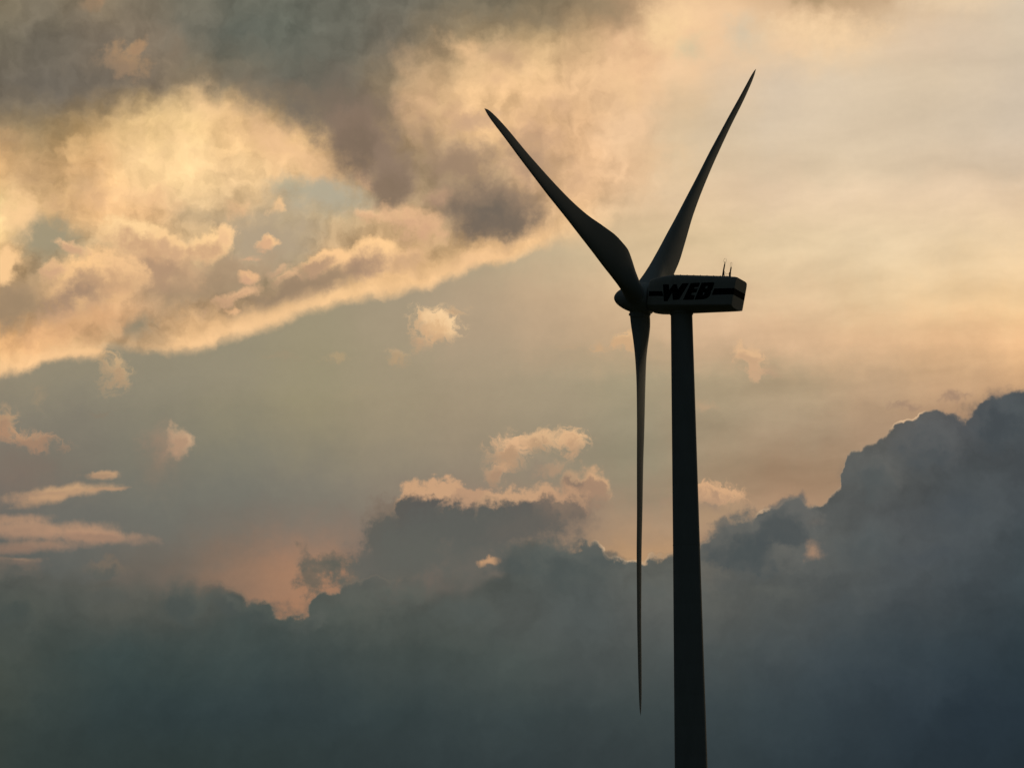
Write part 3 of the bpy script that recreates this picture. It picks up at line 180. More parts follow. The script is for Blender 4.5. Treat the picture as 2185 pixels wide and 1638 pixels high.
LITM = (BIL - 0.5)*1.2 - LIT*1.3 + PUFF*0.35
WN = noise(comb(U1*1.0 + 5.0, V1 + 9.0), 4.2, 5, 0.58)
WISP = 0.22 - M('ABSOLUTE', WN - 0.5)*2.0 + (fz - 0.5)*0.6      # filaments
def mirror(u):                                        # beyond the mapped bearings the cloud pattern folds back on itself
    return M('ABSOLUTE', 8.6 - M('ABSOLUTE', 8.6 - u) + 8.6) - 8.6
UG = mirror(U1)
VG = 16.35 - M('ABSOLUTE', 16.35 - V1)
PS = comb(AZ + (BIL - 0.5)*0.3 + (fx - 0.5)*0.55, EL + (nx - 0.5)*0.12 + (fy - 0.5)*0.10, 1.0)
vor = NT.nodes.new('ShaderNodeTexVoronoi'); vor.feature = 'SMOOTH_F1'; vor.voronoi_dimensions = '2D'
put(vor.inputs['Vector'], comb(AZ + (fx-0.5)*0.2, EL + (fy-0.5)*0.2)); vor.inputs['Scale'].default_value = 3.0
vor.inputs['Detail'].default_value = 0.0; vor.inputs['Roughness'].default_value = 0.5
vor.inputs['Smoothness'].default_value = 0.25
CAUL = (0.42 - S(vor.outputs['Distance']))*0.20 + (fz-0.5)*0.24 + (BIL-0.5)*0.28 + FINE*0.09
UB2 = mirror(AZ + (nx-0.5)*0.8 + (fx-0.5)*0.25)
VB2 = EL + (ny-0.5)*0.6 + (fy-0.5)*0.25
UD = AZ + (nx-0.5)*0.6 + (fx-0.5)*0.2
VD = V1*0.35 + (EL + (fy-0.5)*0.10 + (BIL-0.5)*0.55)*0.65
UE = AZ + (fx-0.5)*0.16
SHARED = dict(AZ=AZ, EL=EL, U1=UG, V1=VG, PB=PB, PS=PS, EDGE=EDGE, WISP=WISP, LITM=LITM, BIL=BIL, LIT=LIT,
              PUFF=PUFF, STREAK=STREAK, FINE=FINE, CAUL=CAUL, UB2=UB2, VB2=VB2, UD=UD, VD=VD, UE=UE)

def interp(pts, x):
    for (a, b), (c_, d) in zip(pts, pts[1:]):
        if a <= x <= c_: return b + (d-b)*(x-a)/max(1e-6, c_-a)
    return pts[0][1] if x < pts[0][0] else pts[-1][1]

def clouds(col, items, G, box, eps, pos='PB', gain=1.0, field='EDGE', rim=0.9):
    """a layer of single clouds (one rounded mass each, frayed by the noise fields); those off this patch of sky are skipped"""
    P, F, RL = G[pos].k, G[field], G['LITM']
    a0, a1, e0, e1 = box
    for (a, e, rx, ry, rot, edge, core, soft, opac, amp) in items:
        cr, sr = math.cos(R(rot)), math.sin(R(rot))
        grow = 1.15*(1.1 + 0.45*amp*gain)
        hx = grow*math.hypot(rx*cr, ry*sr) + 0.25; hy = grow*math.hypot(rx*sr, ry*cr) + 0.25
        if a+hx < a0 or a-hx > a1 or e+hy < e0 or e-hy > e1: continue
        kx, ky = (1 + eps)/(rx*1.15), (1 + eps)/(ry*1.15)
        p = S(VM('DOT_PRODUCT', P, (cr*kx, sr*kx, -(a*cr + e*sr)*kx), out=1))
        q = S(VM('DOT_PRODUCT', P, (-sr*ky, cr*ky, -(-a*sr + e*cr)*ky), out=1))
        d = M('SQRT', M('MULTIPLY_ADD', q, q, p*p))
        m = M('MULTIPLY_ADD', F, float(amp)*gain, 1.0 - d)
        op = smooth(m, -0.10, float(soft)*1.6, 0.0, float(opac))
        if max(abs(x-y)/max(x, y) for x, y in zip(edge, core)) < 0.16:
            tone = tuple((x+y)/2 for x, y in zip(edge, core))
        else:
            lit = S(VM('DOT_PRODUCT', P, (0.24/rx, 0.50/ry, -a*(0.24+eps)/rx - e*0.50/ry), out=1))
            tone = mixc(smooth(M('MULTIPLY_ADD', m, 0.7, RL) - lit, -0.10, rim - 0.10 + eps), edge, core)
        col = mixc(op, col, tone)
    return col

def patch(box, number):
    """the clouds of one patch of sky (bearing a0..a1, elevation e0..e1), in a node group of its own"""
    global NT, LK
    a0, a1, e0, e1 = box
    eps = 1e-5*(number + 1)
    g = bpy.data.node_groups.new('sky_patch', 'ShaderNodeTree')
    for nm in SHARED: g.interface.new_socket(nm, in_out='INPUT', socket_type='NodeSocketVector' if nm in ('PB', 'PS') else 'NodeSocketFloat')
    g.interface.new_socket('sky', in_out='OUTPUT', socket_type='NodeSocketColor')
    keep = NT, LK
    NT, LK = g, g.links
    gi = NT.nodes.new('NodeGroupInput'); go = NT.nodes.new('NodeGroupOutput')
    G = {nm: S(gi.outputs[i]) for i, nm in enumerate(SHARED)}
    AZ, EL, BIL, LIT, PUFF, STREAK, FINE = (G[k] for k in ('AZ', 'EL', 'BIL', 'LIT', 'PUFF', 'STREAK', 'FINE'))
    xs = [a0 + (a1-a0)*k/12 for k in range(13)]
    bank_top = max(interp(BANK_EDGE, x) for x in xs) + 0.9
    bank_low = min(interp(BANK_EDGE, x) for x in xs) - 0.9
    deck_low = min(interp(DECK_EDGE, x) for x in xs) - (0.9 if a1 <= 0.3 else 1.6)
    args = (G, box, eps)
    c = None
    if e1 > bank_low:
        # middle distance: veil of grey-gold sky with scattered small clouds
        c = grid(MID, G['U1'], G['V1'], a0, a1, eps)
        c = mixc(1.0, c, grey(STREAK*0.45*smooth(AZ, 0.0, 4.0, 0.25, 1.0 + eps) + 1.0), 'MULTIPLY')
        c = clouds(c, MID_CLOUDS, *args)
        c = clouds(c, WISP_CLOUDS, *args, field='WISP', gain=1.05)
        c = clouds(c, STREAK_CLOUDS, *args, pos='PS', gain=0.7)
        if e1 > deck_low:
            # upper cloud deck
            dk = grid(DECK, G['U1'], G['V1'], a0, a1, eps)
            right = smooth(AZ, 0.8, 3.4 + eps)
            left = 1.0 - right
            tex = (LIT*left*1.9 + (BIL-0.5)*left*0.34 + PUFF*left*0.16 + STREAK*(right*0.38 + 0.02))*smooth(EL, 11.0, 15.5, 1.0, 0.55 + eps) + 1.0
            dk = mixc(1.0, dk, grey(tex), 'MULTIPLY')
            dk = clouds(dk, DECK_CLOUDS, *args)
            de = G['VD'] - curve(G['UD'], DECK_EDGE, -9.0, 9.0 + eps, 8.0, 16.0)
            soft = smooth(AZ, 0.2, 3.0 + eps, 0.17, 1.6)
            dm = smooth(de, soft*-0.35, soft)
            rim = smooth(de, 0.10, 0.50, 1.0, 0.0) * smooth(AZ, 0.8, 2.6 + eps, 1.0, 0.0) * (BIL*0.9 + 0.38) * curve(AZ, DECK_RIM, -9.0, 9.0 + eps, 0.0, 1.0)
            dk = mixc(rim, dk, (0.97, 0.61, 0.31))
            c = mixc(dm, c, dk)
        # scud in front of the glow, then the cumulus heap
        c = clouds(c, SCUD_CLOUDS, *args)
        c = clouds(c, HEAP_CLOUDS, *args, rim=0.40, gain=1.25)
    if e0 < bank_top:
        bk = grid(BANK, G['UB2'], G['VB2'], a0, a1, eps)
        bt = 1.0 + ((BIL - 0.5)*0.55 + LIT*0.30)*smooth(EL, 5.0, 7.8 + eps, 0.45, 1.0) + FINE*0.02
        bk = mixc(1.0, bk, grey(bt), 'MULTIPLY')
        if c is None: c = bk
        else:
            s1 = curve(G['UE'], BANK_EDGE, -9.0, 9.0 + eps, 5.0, 10.5) - EL + G['CAUL']
            bs = curve(AZ, BANK_SOFT, -9.0, 9.0 + eps, 0.0, 1.0)
            br = curve(AZ, BANK_RIM, -9.0, 9.0 + eps, 0.0, 1.0)
            c = mixc(smooth(s1, bs*-0.6, bs), c, bk)
            glow = smooth(s1, -0.03, 0.01)*smooth(s1, 0.01, 0.085, 1.0, 0.0)*br
            c = mixc(glow*0.7, c, (0.93, 0.62, 0.36))
        c = clouds(c, BANK_PATCHES, *args)
        c = clouds(c, BANK_LOBES, *args)
    c = mixc(1.0, c, grey(FINE*(0.045 + eps) + 1.0), 'MULTIPLY')
    LK.new(c, go.inputs[0])
    NT, LK = keep
    gn = NT.nodes.new('ShaderNodeGroup'); gn.node_tree = g
    for k, v in enumerate(SHARED.values()): put(gn.inputs[k], v)
    return gn.outputs[0]

# the rest of the sky, away from the evening light: heavy dusk cloud over a dim clear sky
skyt = NT.nodes.new('ShaderNodeTexSky'); skyt.sky_type = 'NISHITA'; skyt.sun_disc = False
skyt.sun_elevation = SUN_EL; skyt.sun_rotation = SUN_AZ
skyt.dust_density = 3.0; skyt.air_density = 1.2
clear = mixc(1.0, skyt.outputs[0], (0.02, 0.02, 0.02), 'MULTIPLY')
far = noise(ND, 0.06, 4, 0.55, dim='3D')
heavy = mixc(smooth(far, 0.35, 0.65), (0.010, 0.016, 0.020), (0.032, 0.043, 0.048))
heavy = mixc(1.0, heavy, grey(smooth(EL, -5.0, 75.0, 0.15, 1.35)), 'MULTIPLY')      # brighter overhead than at the dark eastern horizon
dusk = mixc(smooth(far, 0.40, 0.60, 1.0, 0.75), clear, heavy)
cosv = S(VM('DOT_PRODUCT', D, (math.sin(R(2))*math.cos(R(12)), math.cos(R(2))*math.cos(R(12)), math.sin(R(12))), out=1))
ang = M('ARCCOSINE', cosv)*57.29578 + (far-0.5)*14.0
glowfar = mixc(smooth(ang, 12.0, 38.0), (0.30, 0.23, 0.15), dusk)
fade = smooth(ang, 12.5, 22.0)
def background(colour):
    n = NT.nodes.new('ShaderNodeBackground'); n.inputs[1].default_value = 1.0
    put(n.inputs[0], colour); return n.outputs[0]
def either(test, a, b):
    """closure b where test is 1, closure a where it is 0 (the other one is not evaluated)"""
    n = NT.nodes.new('ShaderNodeMixShader'); put(n.inputs[0], test)
    LK.new(a, n.inputs[1]); LK.new(b, n.inputs[2]); return n.outputs[0]
AE = [-24.0, -5.6, -3.2, -0.9, 1.3, 3.6, 6.0, 26.0]
EE = [-20.0, 6.4, 8.0, 9.9, 11.6, 13.6, 34.0]
def split(i0, i1, j0, j1):
    """binary tree over the patches of sky"""
    if i1 - i0 == 1 and j1 - j0 == 1:
        box = (AE[i0], AE[i1], EE[j0], EE[j1])
        return background(mixc(fade, patch(box, i0*10 + j0), glowfar))
    if i1 - i0 >= j1 - j0:
        k = (i0 + i1)//2
        return either(M('GREATER_THAN', AZ, AE[k]), split(i0, k, j0, j1), split(k, i1, j0, j1))
    k = (j0 + j1)//2
    return either(M('GREATER_THAN', EL, EE[k]), split(i0, i1, j0, k), split(i0, i1, k, j1))
near = split(0, len(AE)-1, 0, len(EE)-1)
wo = NT.nodes.new('ShaderNodeOutputWorld')
LK.new(either(M('GREATER_THAN', ang, 22.0), near, background(glowfar)), wo.inputs[0])
world.cycles.sampling_method = 'MANUAL'
world.cycles.sample_map_resolution = 512

# ------------------------------------------------------------------ materials
def paint(name, base, rough=0.45, var=0.06, scale=1.0, spec=0.4, streaks=0.0):
    m = bpy.data.materials.new(name); m.use_nodes = True
    nt = m.node_tree; b = nt.nodes['Principled BSDF']
    t = nt.nodes.new('ShaderNodeTexCoord')
    mp = nt.nodes.new('ShaderNodeMapping'); mp.inputs['Scale'].default_value = (1, 1, 0.25 if streaks else 1)
    nt.links.new(t.outputs['Object'], mp.inputs[0])
    n = nt.nodes.new('ShaderNodeTexNoise'); n.inputs['Scale'].default_value = scale
    n.inputs['Detail'].default_value = 8; n.inputs['Roughness'].default_value = 0.6
    nt.links.new(mp.outputs[0], n.inputs['Vector'])
    r = nt.nodes.new('ShaderNodeValToRGB')
    r.color_ramp.elements[0].position = 0.3; r.color_ramp.elements[1].position = 0.7
    r.color_ramp.elements[0].color = (*[q*(1-var-streaks) for q in base], 1)
    r.color_ramp.elements[1].color = (*[q*(1+var) for q in base], 1)
    nt.links.new(n.outputs[0], r.inputs[0]); nt.links.new(r.outputs[0], b.inputs['Base Color'])
    rr = nt.nodes.new('ShaderNodeMapRange'); rr.inputs[3].default_value = rough*0.85; rr.inputs[4].default_value = min(1, rough*1.2)
    nt.links.new(n.outputs[0], rr.inputs[0]); nt.links.new(rr.outputs[0], b.inputs['Roughness'])
    b.inputs['Specular IOR Level'].default_value = spec
    return m
m_tower = paint('tower_paint', (0.50, 0.53, 0.53), 0.7, 0.05, 0.8, 0.12, 0.06)
m_nac = paint('nacelle_paint', (0.62, 0.63, 0.60), 0.65, 0.05, 1.5, 0.12, 0.05)
m_blade = paint('blade_paint', (0.60, 0.63, 0.63), 0.65, 0.05, 0.7, 0.12, 0.03)
m_black = paint('black_lettering', (0.010, 0.010, 0.011), 0.85, 0.05, 2.0, 0.03)
m_metal = paint('dark_metal', (0.10, 0.09, 0.08), 0.5, 0.1, 4.0)
m_steel = paint('galvanised_steel', (0.35, 0.35, 0.34), 0.45, 0.1, 4.0)
m_concrete = paint('concrete', (0.30, 0.29, 0.27), 0.9, 0.15, 2.0)

def field_material():
    m = bpy.data.materials.new('field_grass'); m.use_nodes = True
    nt = m.node_tree; b = nt.nodes['Principled BSDF']
    t = nt.nodes.new('ShaderNodeTexCoord')
    n1 = nt.nodes.new('ShaderNodeTexNoise'); n1.inputs['Scale'].default_value = 0.01; n1.inputs['Detail'].default_value = 10
    n2 = nt.nodes.new('ShaderNodeTexNoise'); n2.inputs['Scale'].default_value = 2.5; n2.inputs['Detail'].default_value = 8
    for n in (n1, n2): nt.links.new(t.outputs['Object'], n.inputs['Vector'])
    mul = nt.nodes.new('ShaderNodeMath'); mul.operation = 'MULTIPLY'
    nt.links.new(n1.outputs[0], mul.inputs[0]); nt.links.new(n2.outputs[0], mul.inputs[1])
    r = nt.nodes.new('ShaderNodeValToRGB')
    r.color_ramp.elements[0].position = 0.12; r.color_ramp.elements[0].color = (0.022, 0.032, 0.010, 1)
    r.color_ramp.elements[1].position = 0.42; r.color_ramp.elements[1].color = (0.075, 0.085, 0.030, 1)
    nt.links.new(mul.outputs[0], r.inputs[0]); nt.links.new(r.outputs[0], b.inputs['Base Color'])
    b.inputs['Roughness'].default_value = 0.95; b.inputs['Specular IOR Level'].default_value = 0.1
    return m

# ------------------------------------------------------------------ mesh helpers
def link(name, bm, mat, parent=None, smooth_ang=None):
    bmesh.ops.recalc_face_normals(bm, faces=bm.faces)
    me = bpy.data.meshes.new(name); bm.to_mesh(me); bm.free()
    me.materials.append(mat)
    o = bpy.data.objects.new(name, me); COL.objects.link(o)
    if parent is not None: o.parent = parent
    if smooth_ang is not None:
        for p in me.polygons: p.use_smooth = True
        try: me.set_sharp_from_angle(angle=R(smooth_ang))
        except Exception: pass
    return o
def loft(bm, rings, cap0=True, cap1=True, closed=True):
    vs = [[bm.verts.new(p) for p in r] for r in rings]
    n = len(rings[0])
    for a, b in zip(vs, vs[1:]):
        for i in range(n if closed else n-1):
            bm.faces.new((a[i], a[(i+1) % n], b[(i+1) % n], b[i]))
    if cap0: bm.faces.new(vs[0][::-1])
    if cap1: bm.faces.new(vs[-1])
    return vs
def lathe_z(bm, prof, seg=64, cap0=True, cap1=True, cx=0, cy=0):
    loft(bm, [[(cx+r*math.cos(2*math.pi*i/seg), cy+r*math.sin(2*math.pi*i/seg), z) for i in range(seg)] for z, r in prof], cap0, cap1)
def tube(bm, pts, rad, seg=8):
    pts = [Vector(p) for p in pts]; rings = []
    rads = rad if isinstance(rad, (list, tuple)) else [rad]*len(pts)
    for i, p in enumerate(pts):
        t = (pts[min(i+1, len(pts)-1)] - pts[max(i-1, 0)]).normalized()
        a = t.cross(Vector((0.31, 0.92, 0.22))).normalized(); b = t.cross(a)
        rings.append([p + rads[i]*(math.cos(2*math.pi*k/seg)*a + math.sin(2*math.pi*k/seg)*b) for k in range(seg)])
    loft(bm, rings)
def hoop(bm, c, ra, rb, tilt, rad, yaw=0.0, seg=40):
    """closed oval ring standing upright"""
    c = Vector(c); rings = []
    for i in range(seg):
        a = 2*math.pi*i/seg
        ca, sa = math.cos(a), math.sin(a)
        X = Vector((math.cos(yaw), math.sin(yaw), 0)); Z = Vector((math.sin(tilt), 0, math.cos(tilt)))
        p = c + X*ra*ca + Z*rb*sa
        t = (-X*ra*sa + Z*rb*ca).normalized(); nrm = X.cross(Z).normalized(); b = t.cross(nrm)
        rings.append([p + rad*(math.cos(2*math.pi*k/6)*nrm + math.sin(2*math.pi*k/6)*b) for k in range(6)])
    vs = [[bm.verts.new(p) for p in r] for r in rings]
    for i in range(seg):
        A, B = vs[i], vs[(i+1) % seg]
        for k in range(6): bm.faces.new((A[k], A[(k+1) % 6], B[(k+1) % 6], B[k]))
def box(bm, x0, x1, y0, y1, z0, z1):
    loft(bm, [[(x0, y0, z), (x1, y0, z), (x1, y1, z), (x0, y1, z)] for z in (z0, z1)])

# ------------------------------------------------------------------ ground
bm = bmesh.new()
GR, GN = 30000.0, 96
rad = [0, 40, 120, 300, 700, 1600, 4000, 10000, GR]
cen = bm.verts.new((0, 0, 0)); prev = None
rings = []
for r_ in rad[1:]:
    ring = []
    for i in range(GN):
        a = 2*math.pi*i/GN
        X, Y = r_*math.cos(a), r_*math.sin(a)
        ring.append(bm.verts.new((X, Y, 0)))
    rings.append(ring)
for i in range(GN): bm.faces.new((cen, rings[0][i], rings[0][(i+1) % GN]))
for A, B in zip(rings, rings[1:]):
    for i in range(GN): bm.faces.new((A[i], B[i], B[(i+1) % GN], A[(i+1) % GN]))
g = link('ground', bm, field_material()); g['kind'] = 'structure'

# ------------------------------------------------------------------ the wind turbine
H = 67.0
BASE = Vector((15.96747, 327.0631, 0))
TH, TILT, CONE, ROT, OVER = 0.3904560, 0.1168672, 0.0101339, 2.8553410, 4.18
ah = Vector((-math.cos(TH), math.sin(TH), 0)); zz = Vector((0, 0, 1))
n_ = (math.cos(TILT)*ah + math.sin(TILT)*zz).normalized()      # rotor axis, towards the nose
lat = Vector((math.sin(TH), math.cos(TH), 0))                  # sideways, away from the camera
upn = n_.cross(-lat).normalized()
FR = Matrix((n_, -lat, upn)).transposed().to_4x4()             # local x = nose, y = camera side, z = up
NAC = Matrix.Translation(Vector((0, 0, H))) @ FR               # nacelle frame relative to the turbine base

tur = bpy.data.objects.new('wind_turbine', None); COL.objects.link(tur)
tur.location = BASE
tur['label'] = 'tall three-bladed wind turbine, dark against the evening clouds, WEB lettering on its nacelle'
tur['category'] = 'wind turbine'

# tower: tapered steel tube in sections
def tr(z):
    pts = [(0, 1.93), (10, 1.80), (22.0, 1.525), (44, 1.25), (H-1.5, 1.015)]
    for (a, ra), (b, rb) in zip(pts, pts[1:]):
        if z <= b: return ra + (rb-ra)*(z-a)/(b-a)
    return pts[-1][1]
prof = []
z = 0.0
for joint in (3, 6, 9, 12, 15, 18.2, 21.6, 24.4, 27.2, 30, 32.8, 35.6, 38.4, 41.2, 44, 46.8, 49.6, 52.4, 55.2, 58, 60.8, 63.4):
    prof += [(joint-0.03, tr(joint)), (joint, tr(joint)-0.0015), (joint+0.03, tr(joint))]
prof = [(0.3, tr(0.3))] + prof + [(H-1.2, tr(H-1.5)), (H-0.75, tr(H-1.5))]
bm = bmesh.new(); lathe_z(bm, prof, 96)
tower = link('tower', bm, m_tower, tur, 30)
for zf in (21.6, 44.0):
    bm = bmesh.new(); lathe_z(bm, [(zf-0.05, tr(zf)+0.001), (zf-0.045, tr(zf)+0.014), (zf+0.045, tr(zf)+0.014), (zf+0.05, tr(zf)+0.001)], 96, False, False)
    link('flange', bm, m_tower, tower, 30)
bm = bmesh.new(); lathe_z(bm, [(-0.4, 4.2), (0.26, 4.2), (0.3, 4.15)], 64)
link('foundation', bm, m_concrete, tur, 30)
bm = bmesh.new()
da = R(250)
dX, dY = math.cos(da), math.sin(da); tX, tY = -dY, dX
def dp(s, o, z): return (dX*o + tX*s, dY*o + tY*s, z)
rr_ = [[dp(w*c1, o, z) for c1, z in ((-1, 1.5), (1, 1.5), (1, 3.35), (0.6, 3.65), (0, 3.75), (-0.6, 3.65), (-1, 3.35))] for w, o in ((0.46, 1.80), (0.46, 1.98))]
loft(bm, rr_)
door = link('door', bm, m_steel, tower)
bm = bmesh.new()
for k in range(6):
    z0 = 0.3 + 0.2*k; o = 3.3 - 0.24*k
    loft(bm, [[dp(s, oo, z) for s, oo in ((-0.5, o-0.24), (0.5, o-0.24), (0.5, o), (-0.5, o))] for z in (z0, z0+0.2-0.004)])
for s in (-0.5, 0.5):
    tube(bm, [dp(s, 3.25, 0.3), dp(s, 3.25, 1.3), dp(s, 2.1, 2.4), dp(s, 1.9, 2.4)], 0.02)
link('entrance_steps', bm, m_steel, tur)
# yaw collar between the tower and the nacelle
bm = bmesh.new(); lathe_z(bm, [(H-1.3, 1.06), (H-1.27, 1.10), (H-0.9, 1.10), (H-0.7, 1.10)], 72)
link('yaw_collar', bm, m_tower, tur, 30)

# nacelle
def nac_ring(s, w, zt, zs, zsl, zb, wb, lean=0.0, xo=0.0):
    """cross-section at s: roof height zt, shoulder zs, lower side edge zsl, belly zb"""
    pts = [(w*0.70, zt), (w*0.86, zt-0.03), (w*0.955, zt-0.13), (w, zs), (w+0.0, zs-0.3), (w+0.0, zsl+0.2), (w, zsl), (w-0.05, zsl-0.09), (wb, zb+0.04), (wb-0.2, zb)]
    full = pts + [(-y, z) for y, z in reversed(pts)]
    return [(s + lean*(z-0.8), y, z) for y, z in full]
def NR(s, w=1.65, zt=2.24, zs=1.86, zsl=None, zb=None, wb=1.15, lean=0.0):
    if zsl is None: zsl = -0.41 - 0.035*(s+5.6)
    if zb is None: zb = -0.66 - 0.072*(s+5.3)
    return nac_ring(s, w, zt, zs, zsl, zb, wb, lean)
rings = [NR(-5.70, 1.56, 2.16, 1.80, wb=1.08, lean=-0.095),
         NR(-5.62, 1.63, 2.215, 1.84, wb=1.13, lean=-0.095),
         NR(-5.50, 1.65, 2.235, 1.86, lean=-0.08)]
for s in (-5.0, -4.0, -3.0, -2.0, -1.0, 0.0): rings.append(NR(s))
rings += [NR(0.55, zt=2.22, zs=1.84), NR(1.0, zt=2.17, zs=1.78, w=1.64), NR(1.6, zt=2.06, zs=1.66, w=1.61),
          NR(2.1, zt=1.94, zs=1.52, w=1.56, zb=-1.16), NR(2.5, zt=1.83, zs=1.42, w=1.50, zb=-1.14, zsl=-0.66, wb=1.02),
          NR(2.8, zt=1.70, zs=1.28, w=1.42, zb=-1.10, zsl=-0.66, wb=0.95),
          NR(2.92, zt=1.58, zs=1.15, w=1.30, zb=-1.0, zsl=-0.60, wb=0.85)]
bm = bmesh.new(); loft(bm, rings)
nac = link('nacelle', bm, m_nac, tur, 28)
nac.matrix_local = NAC
# panel seams, roof hatch frame, cooling louvre on the tail
def poly_mesh(name, polys, mat, parent, y, depth):
    """flat shapes (outline + holes) given as (s, z), laid on the camera side of the nacelle"""
    cu = bpy.data.curves.new(name+'_outline', 'CURVE'); cu.dimensions = '2D'; cu.fill_mode = 'BOTH'; cu.extrude = depth/2
    for P in polys:
        sp = cu.splines.new('POLY'); sp.points.add(len(P)-1); sp.use_cyclic_u = True
        for q, (a, b) in zip(sp.points, P): q.co = (a, b, 0, 1)
    t = bpy.data.objects.new(name+'_tmp', cu); COL.objects.link(t)
    dg = bpy.context.evaluated_depsgraph_get(); dg.update()
    me = bpy.data.meshes.new_from_object(t.evaluated_get(dg)); me.name = name
    bpy.data.objects.remove(t); bpy.data.curves.remove(cu)
    me.materials.clear(); me.materials.append(mat)
    for v in me.vertices: v.co = Vector((v.co.x, y + depth/2 + v.co.z, v.co.y))
    o = bpy.data.objects.new(name, me); COL.objects.link(o); o.parent = parent
    return o
W_ = [(1.338, 1.249), (0.769, 1.277), (0.676, 0.737), (0.299, 1.303), (-0.02, 1.312), (-0.191, 0.827), (-0.58, 1.406), (-1.227, 1.45), (-0.381, -0.146), (0.226, -0.19), (0.362, 0.507), (0.743, -0.311), (1.102, -0.334)]
E_ = [(-1.407, 1.455), (-2.314, 1.519), (-2.213, 1.12), (-1.816, 1.083), (-1.774, 0.936), (-2.145, 0.96), (-2.028, 0.587), (-1.604, 0.536), (-1.552, 0.362), (-1.93, 0.307), (-1.836, -0.105), (-0.789, -0.153)]
B_ = [(-2.493, 1.523), (-3.70, 1.583), (-3.742, 1.50), (-3.676, 1.252), (-3.585, 0.907), (-3.462, 0.745), (-3.468, 0.535), (-3.369, 0.268), (-3.139, 0.078), (-2.873, -0.022), (-1.918, -0.094)]
B1 = [(-2.922, 1.218), (-3.127, 1.237), (-3.079, 1.012), (-2.874, 0.993)]
B2 = [(-2.703, 0.606), (-2.853, 0.623), (-2.82, 0.385), (-2.684, 0.368)]
YS = 1.6505
poly_mesh('lettering', [W_, E_, B_, B1, B2], m_black, nac, YS, 0.006)
bm_s = [(-3.77, 1.007), (-5.50, 1.095), (-5.50, 0.502), (-3.584, 0.40)]
poly_mesh('stripe', [bm_s], m_black, nac, YS, 0.006)
bm = bmesh.new()
ws = [(1.375, 1.6254, 0.616, 1), (1.6, 1.61, 0.613, 0), (2.1, 1.56, 0.608, 0), (2.5, 1.50, 0.605, 0), (2.75, 1.434, 0.603, 0)]
cols_ = []
for s, w, zt, f_ in ws:
    y = w + 0.006
    cols_.append((bm.verts.new((s if not f_ else 1.30, y, 0.158)) if not f_ else bm.verts.new((1.203, 1.6405, 0.154)), bm.verts.new((s, y, zt))))
for A, B in zip(cols_, cols_[1:]): bm.faces.new((A[0], A[1], B[1], B[0]))
link('stripe', bm, m_black, nac)
def rear_x(z, k=-0.095, s=-5.70): return s + k*(z-0.8)
bm = bmesh.new()
st = []
for (y, s0, k) in ((1.6555, -5.50, -0.08), (1.637, -5.62, -0.095), (1.56, -5.706, -0.095), (0.0, -5.706, -0.095), (-1.56, -5.706, -0.095)):
    st.append([(s0 + k*(zz_-0.8) , y, zz_) for zz_ in (0.500, 1.098)])
for A, B in zip(st, st[1:]):
    v = [bm.verts.new(p) for p in (A[0], B[0], B[1], A[1])]
    bm.faces.new(v)
bmesh.ops.remove_doubles(bm, verts=bm.verts, dist=1e-4)
o = link('tail_stripe', bm, m_black, nac)
# seams: thin dark grooves as slim proud strips of weather strip
for s in (-2.75, 0.45):
    bm = bmesh.new()
    pr = [(q[1], q[2]) for q in NR(s)][0:8]
    r1 = [[(s+d, y*1.0+0.004, z+ (0.004 if i < 3 else 0)) for d in (-0.015, 0.015)] for i, (y, z) in enumerate(pr)]
    for A, B in zip(r1, r1[1:]):
        v = [bm.verts.new(p) for p in (A[0], A[1], B[1], B[0])]; bm.faces.new(v)
    link('panel_seam', bm, m_nac, nac)
# roof rail with low posts
bm = bmesh.new()
xs = [0.55 - 0.66*k for k in range(9)]
for yy in (1.12, -1.12):
    tube(bm, [(0.7, yy, 2.275), (-5.1, yy, 2.285)], 0.018)
    for s in xs:
        box(bm, s-0.05, s+0.05, yy-0.05, yy+0.05, 2.225, 2.275)
        tube(bm, [(s, yy, 2.27), (s, yy, 2.345)], 0.028)
link('roof_rail', bm, m_steel, nac)
bm = bmesh.new()
loft(bm, [[(-2.2+sx*a, sy*b, z) for sx, sy in ((-1, -1), (1, -1), (1, 1), (-1, 1))] for a, b, z in ((0.62, 0.55, 2.235), (0.60, 0.53, 2.285), (0.56, 0.49, 2.295))])
link('roof_hatch', bm, m_nac, nac)
# weather masts with lightning hoops at the tail
def mast(parts, hoopspec, name='weather_mast'):
    bm = bmesh.new()
    for pts, rr2 in parts: tube(bm, pts, rr2, 10)
    o = link(name, bm, m_metal, tur, 40); o.matrix_local = NAC
    bm = bmesh.new(); hoop(bm, *hoopspec)
    link('lightning_hoop', bm, m_metal, o, 60)
    return o
Y0 = 0.3
m1 = mast([([(-3.98, Y0, 2.22), (-4.046, Y0, 3.054), (-4.09, Y0, 3.50), (-4.105, Y0, 3.62)], [0.075, 0.07, 0.06, 0.05]),
      ([(-4.105, Y0, 3.60), (-4.09, Y0, 3.85)], [0.028, 0.02]),
      ([(-4.046, Y0, 3.05), (-4.19, Y0, 2.22)], 0.045),
      ([(-4.046, Y0, 2.98), (-4.047, Y0, 3.10)], 0.06),
      ([(-4.10, Y0, 2.95), (-4.20, Y0, 2.78), (-4.32, Y0, 2.655), (-4.45, Y0, 2.64), (-4.69, Y0, 2.70)], 0.011),
      ([(-4.30, Y0, 2.66), (-4.36, Y0, 2.22)], 0.011)],
     ((-4.10, Y0, 3.90), 0.13, 0.22, 0.0, 0.010))
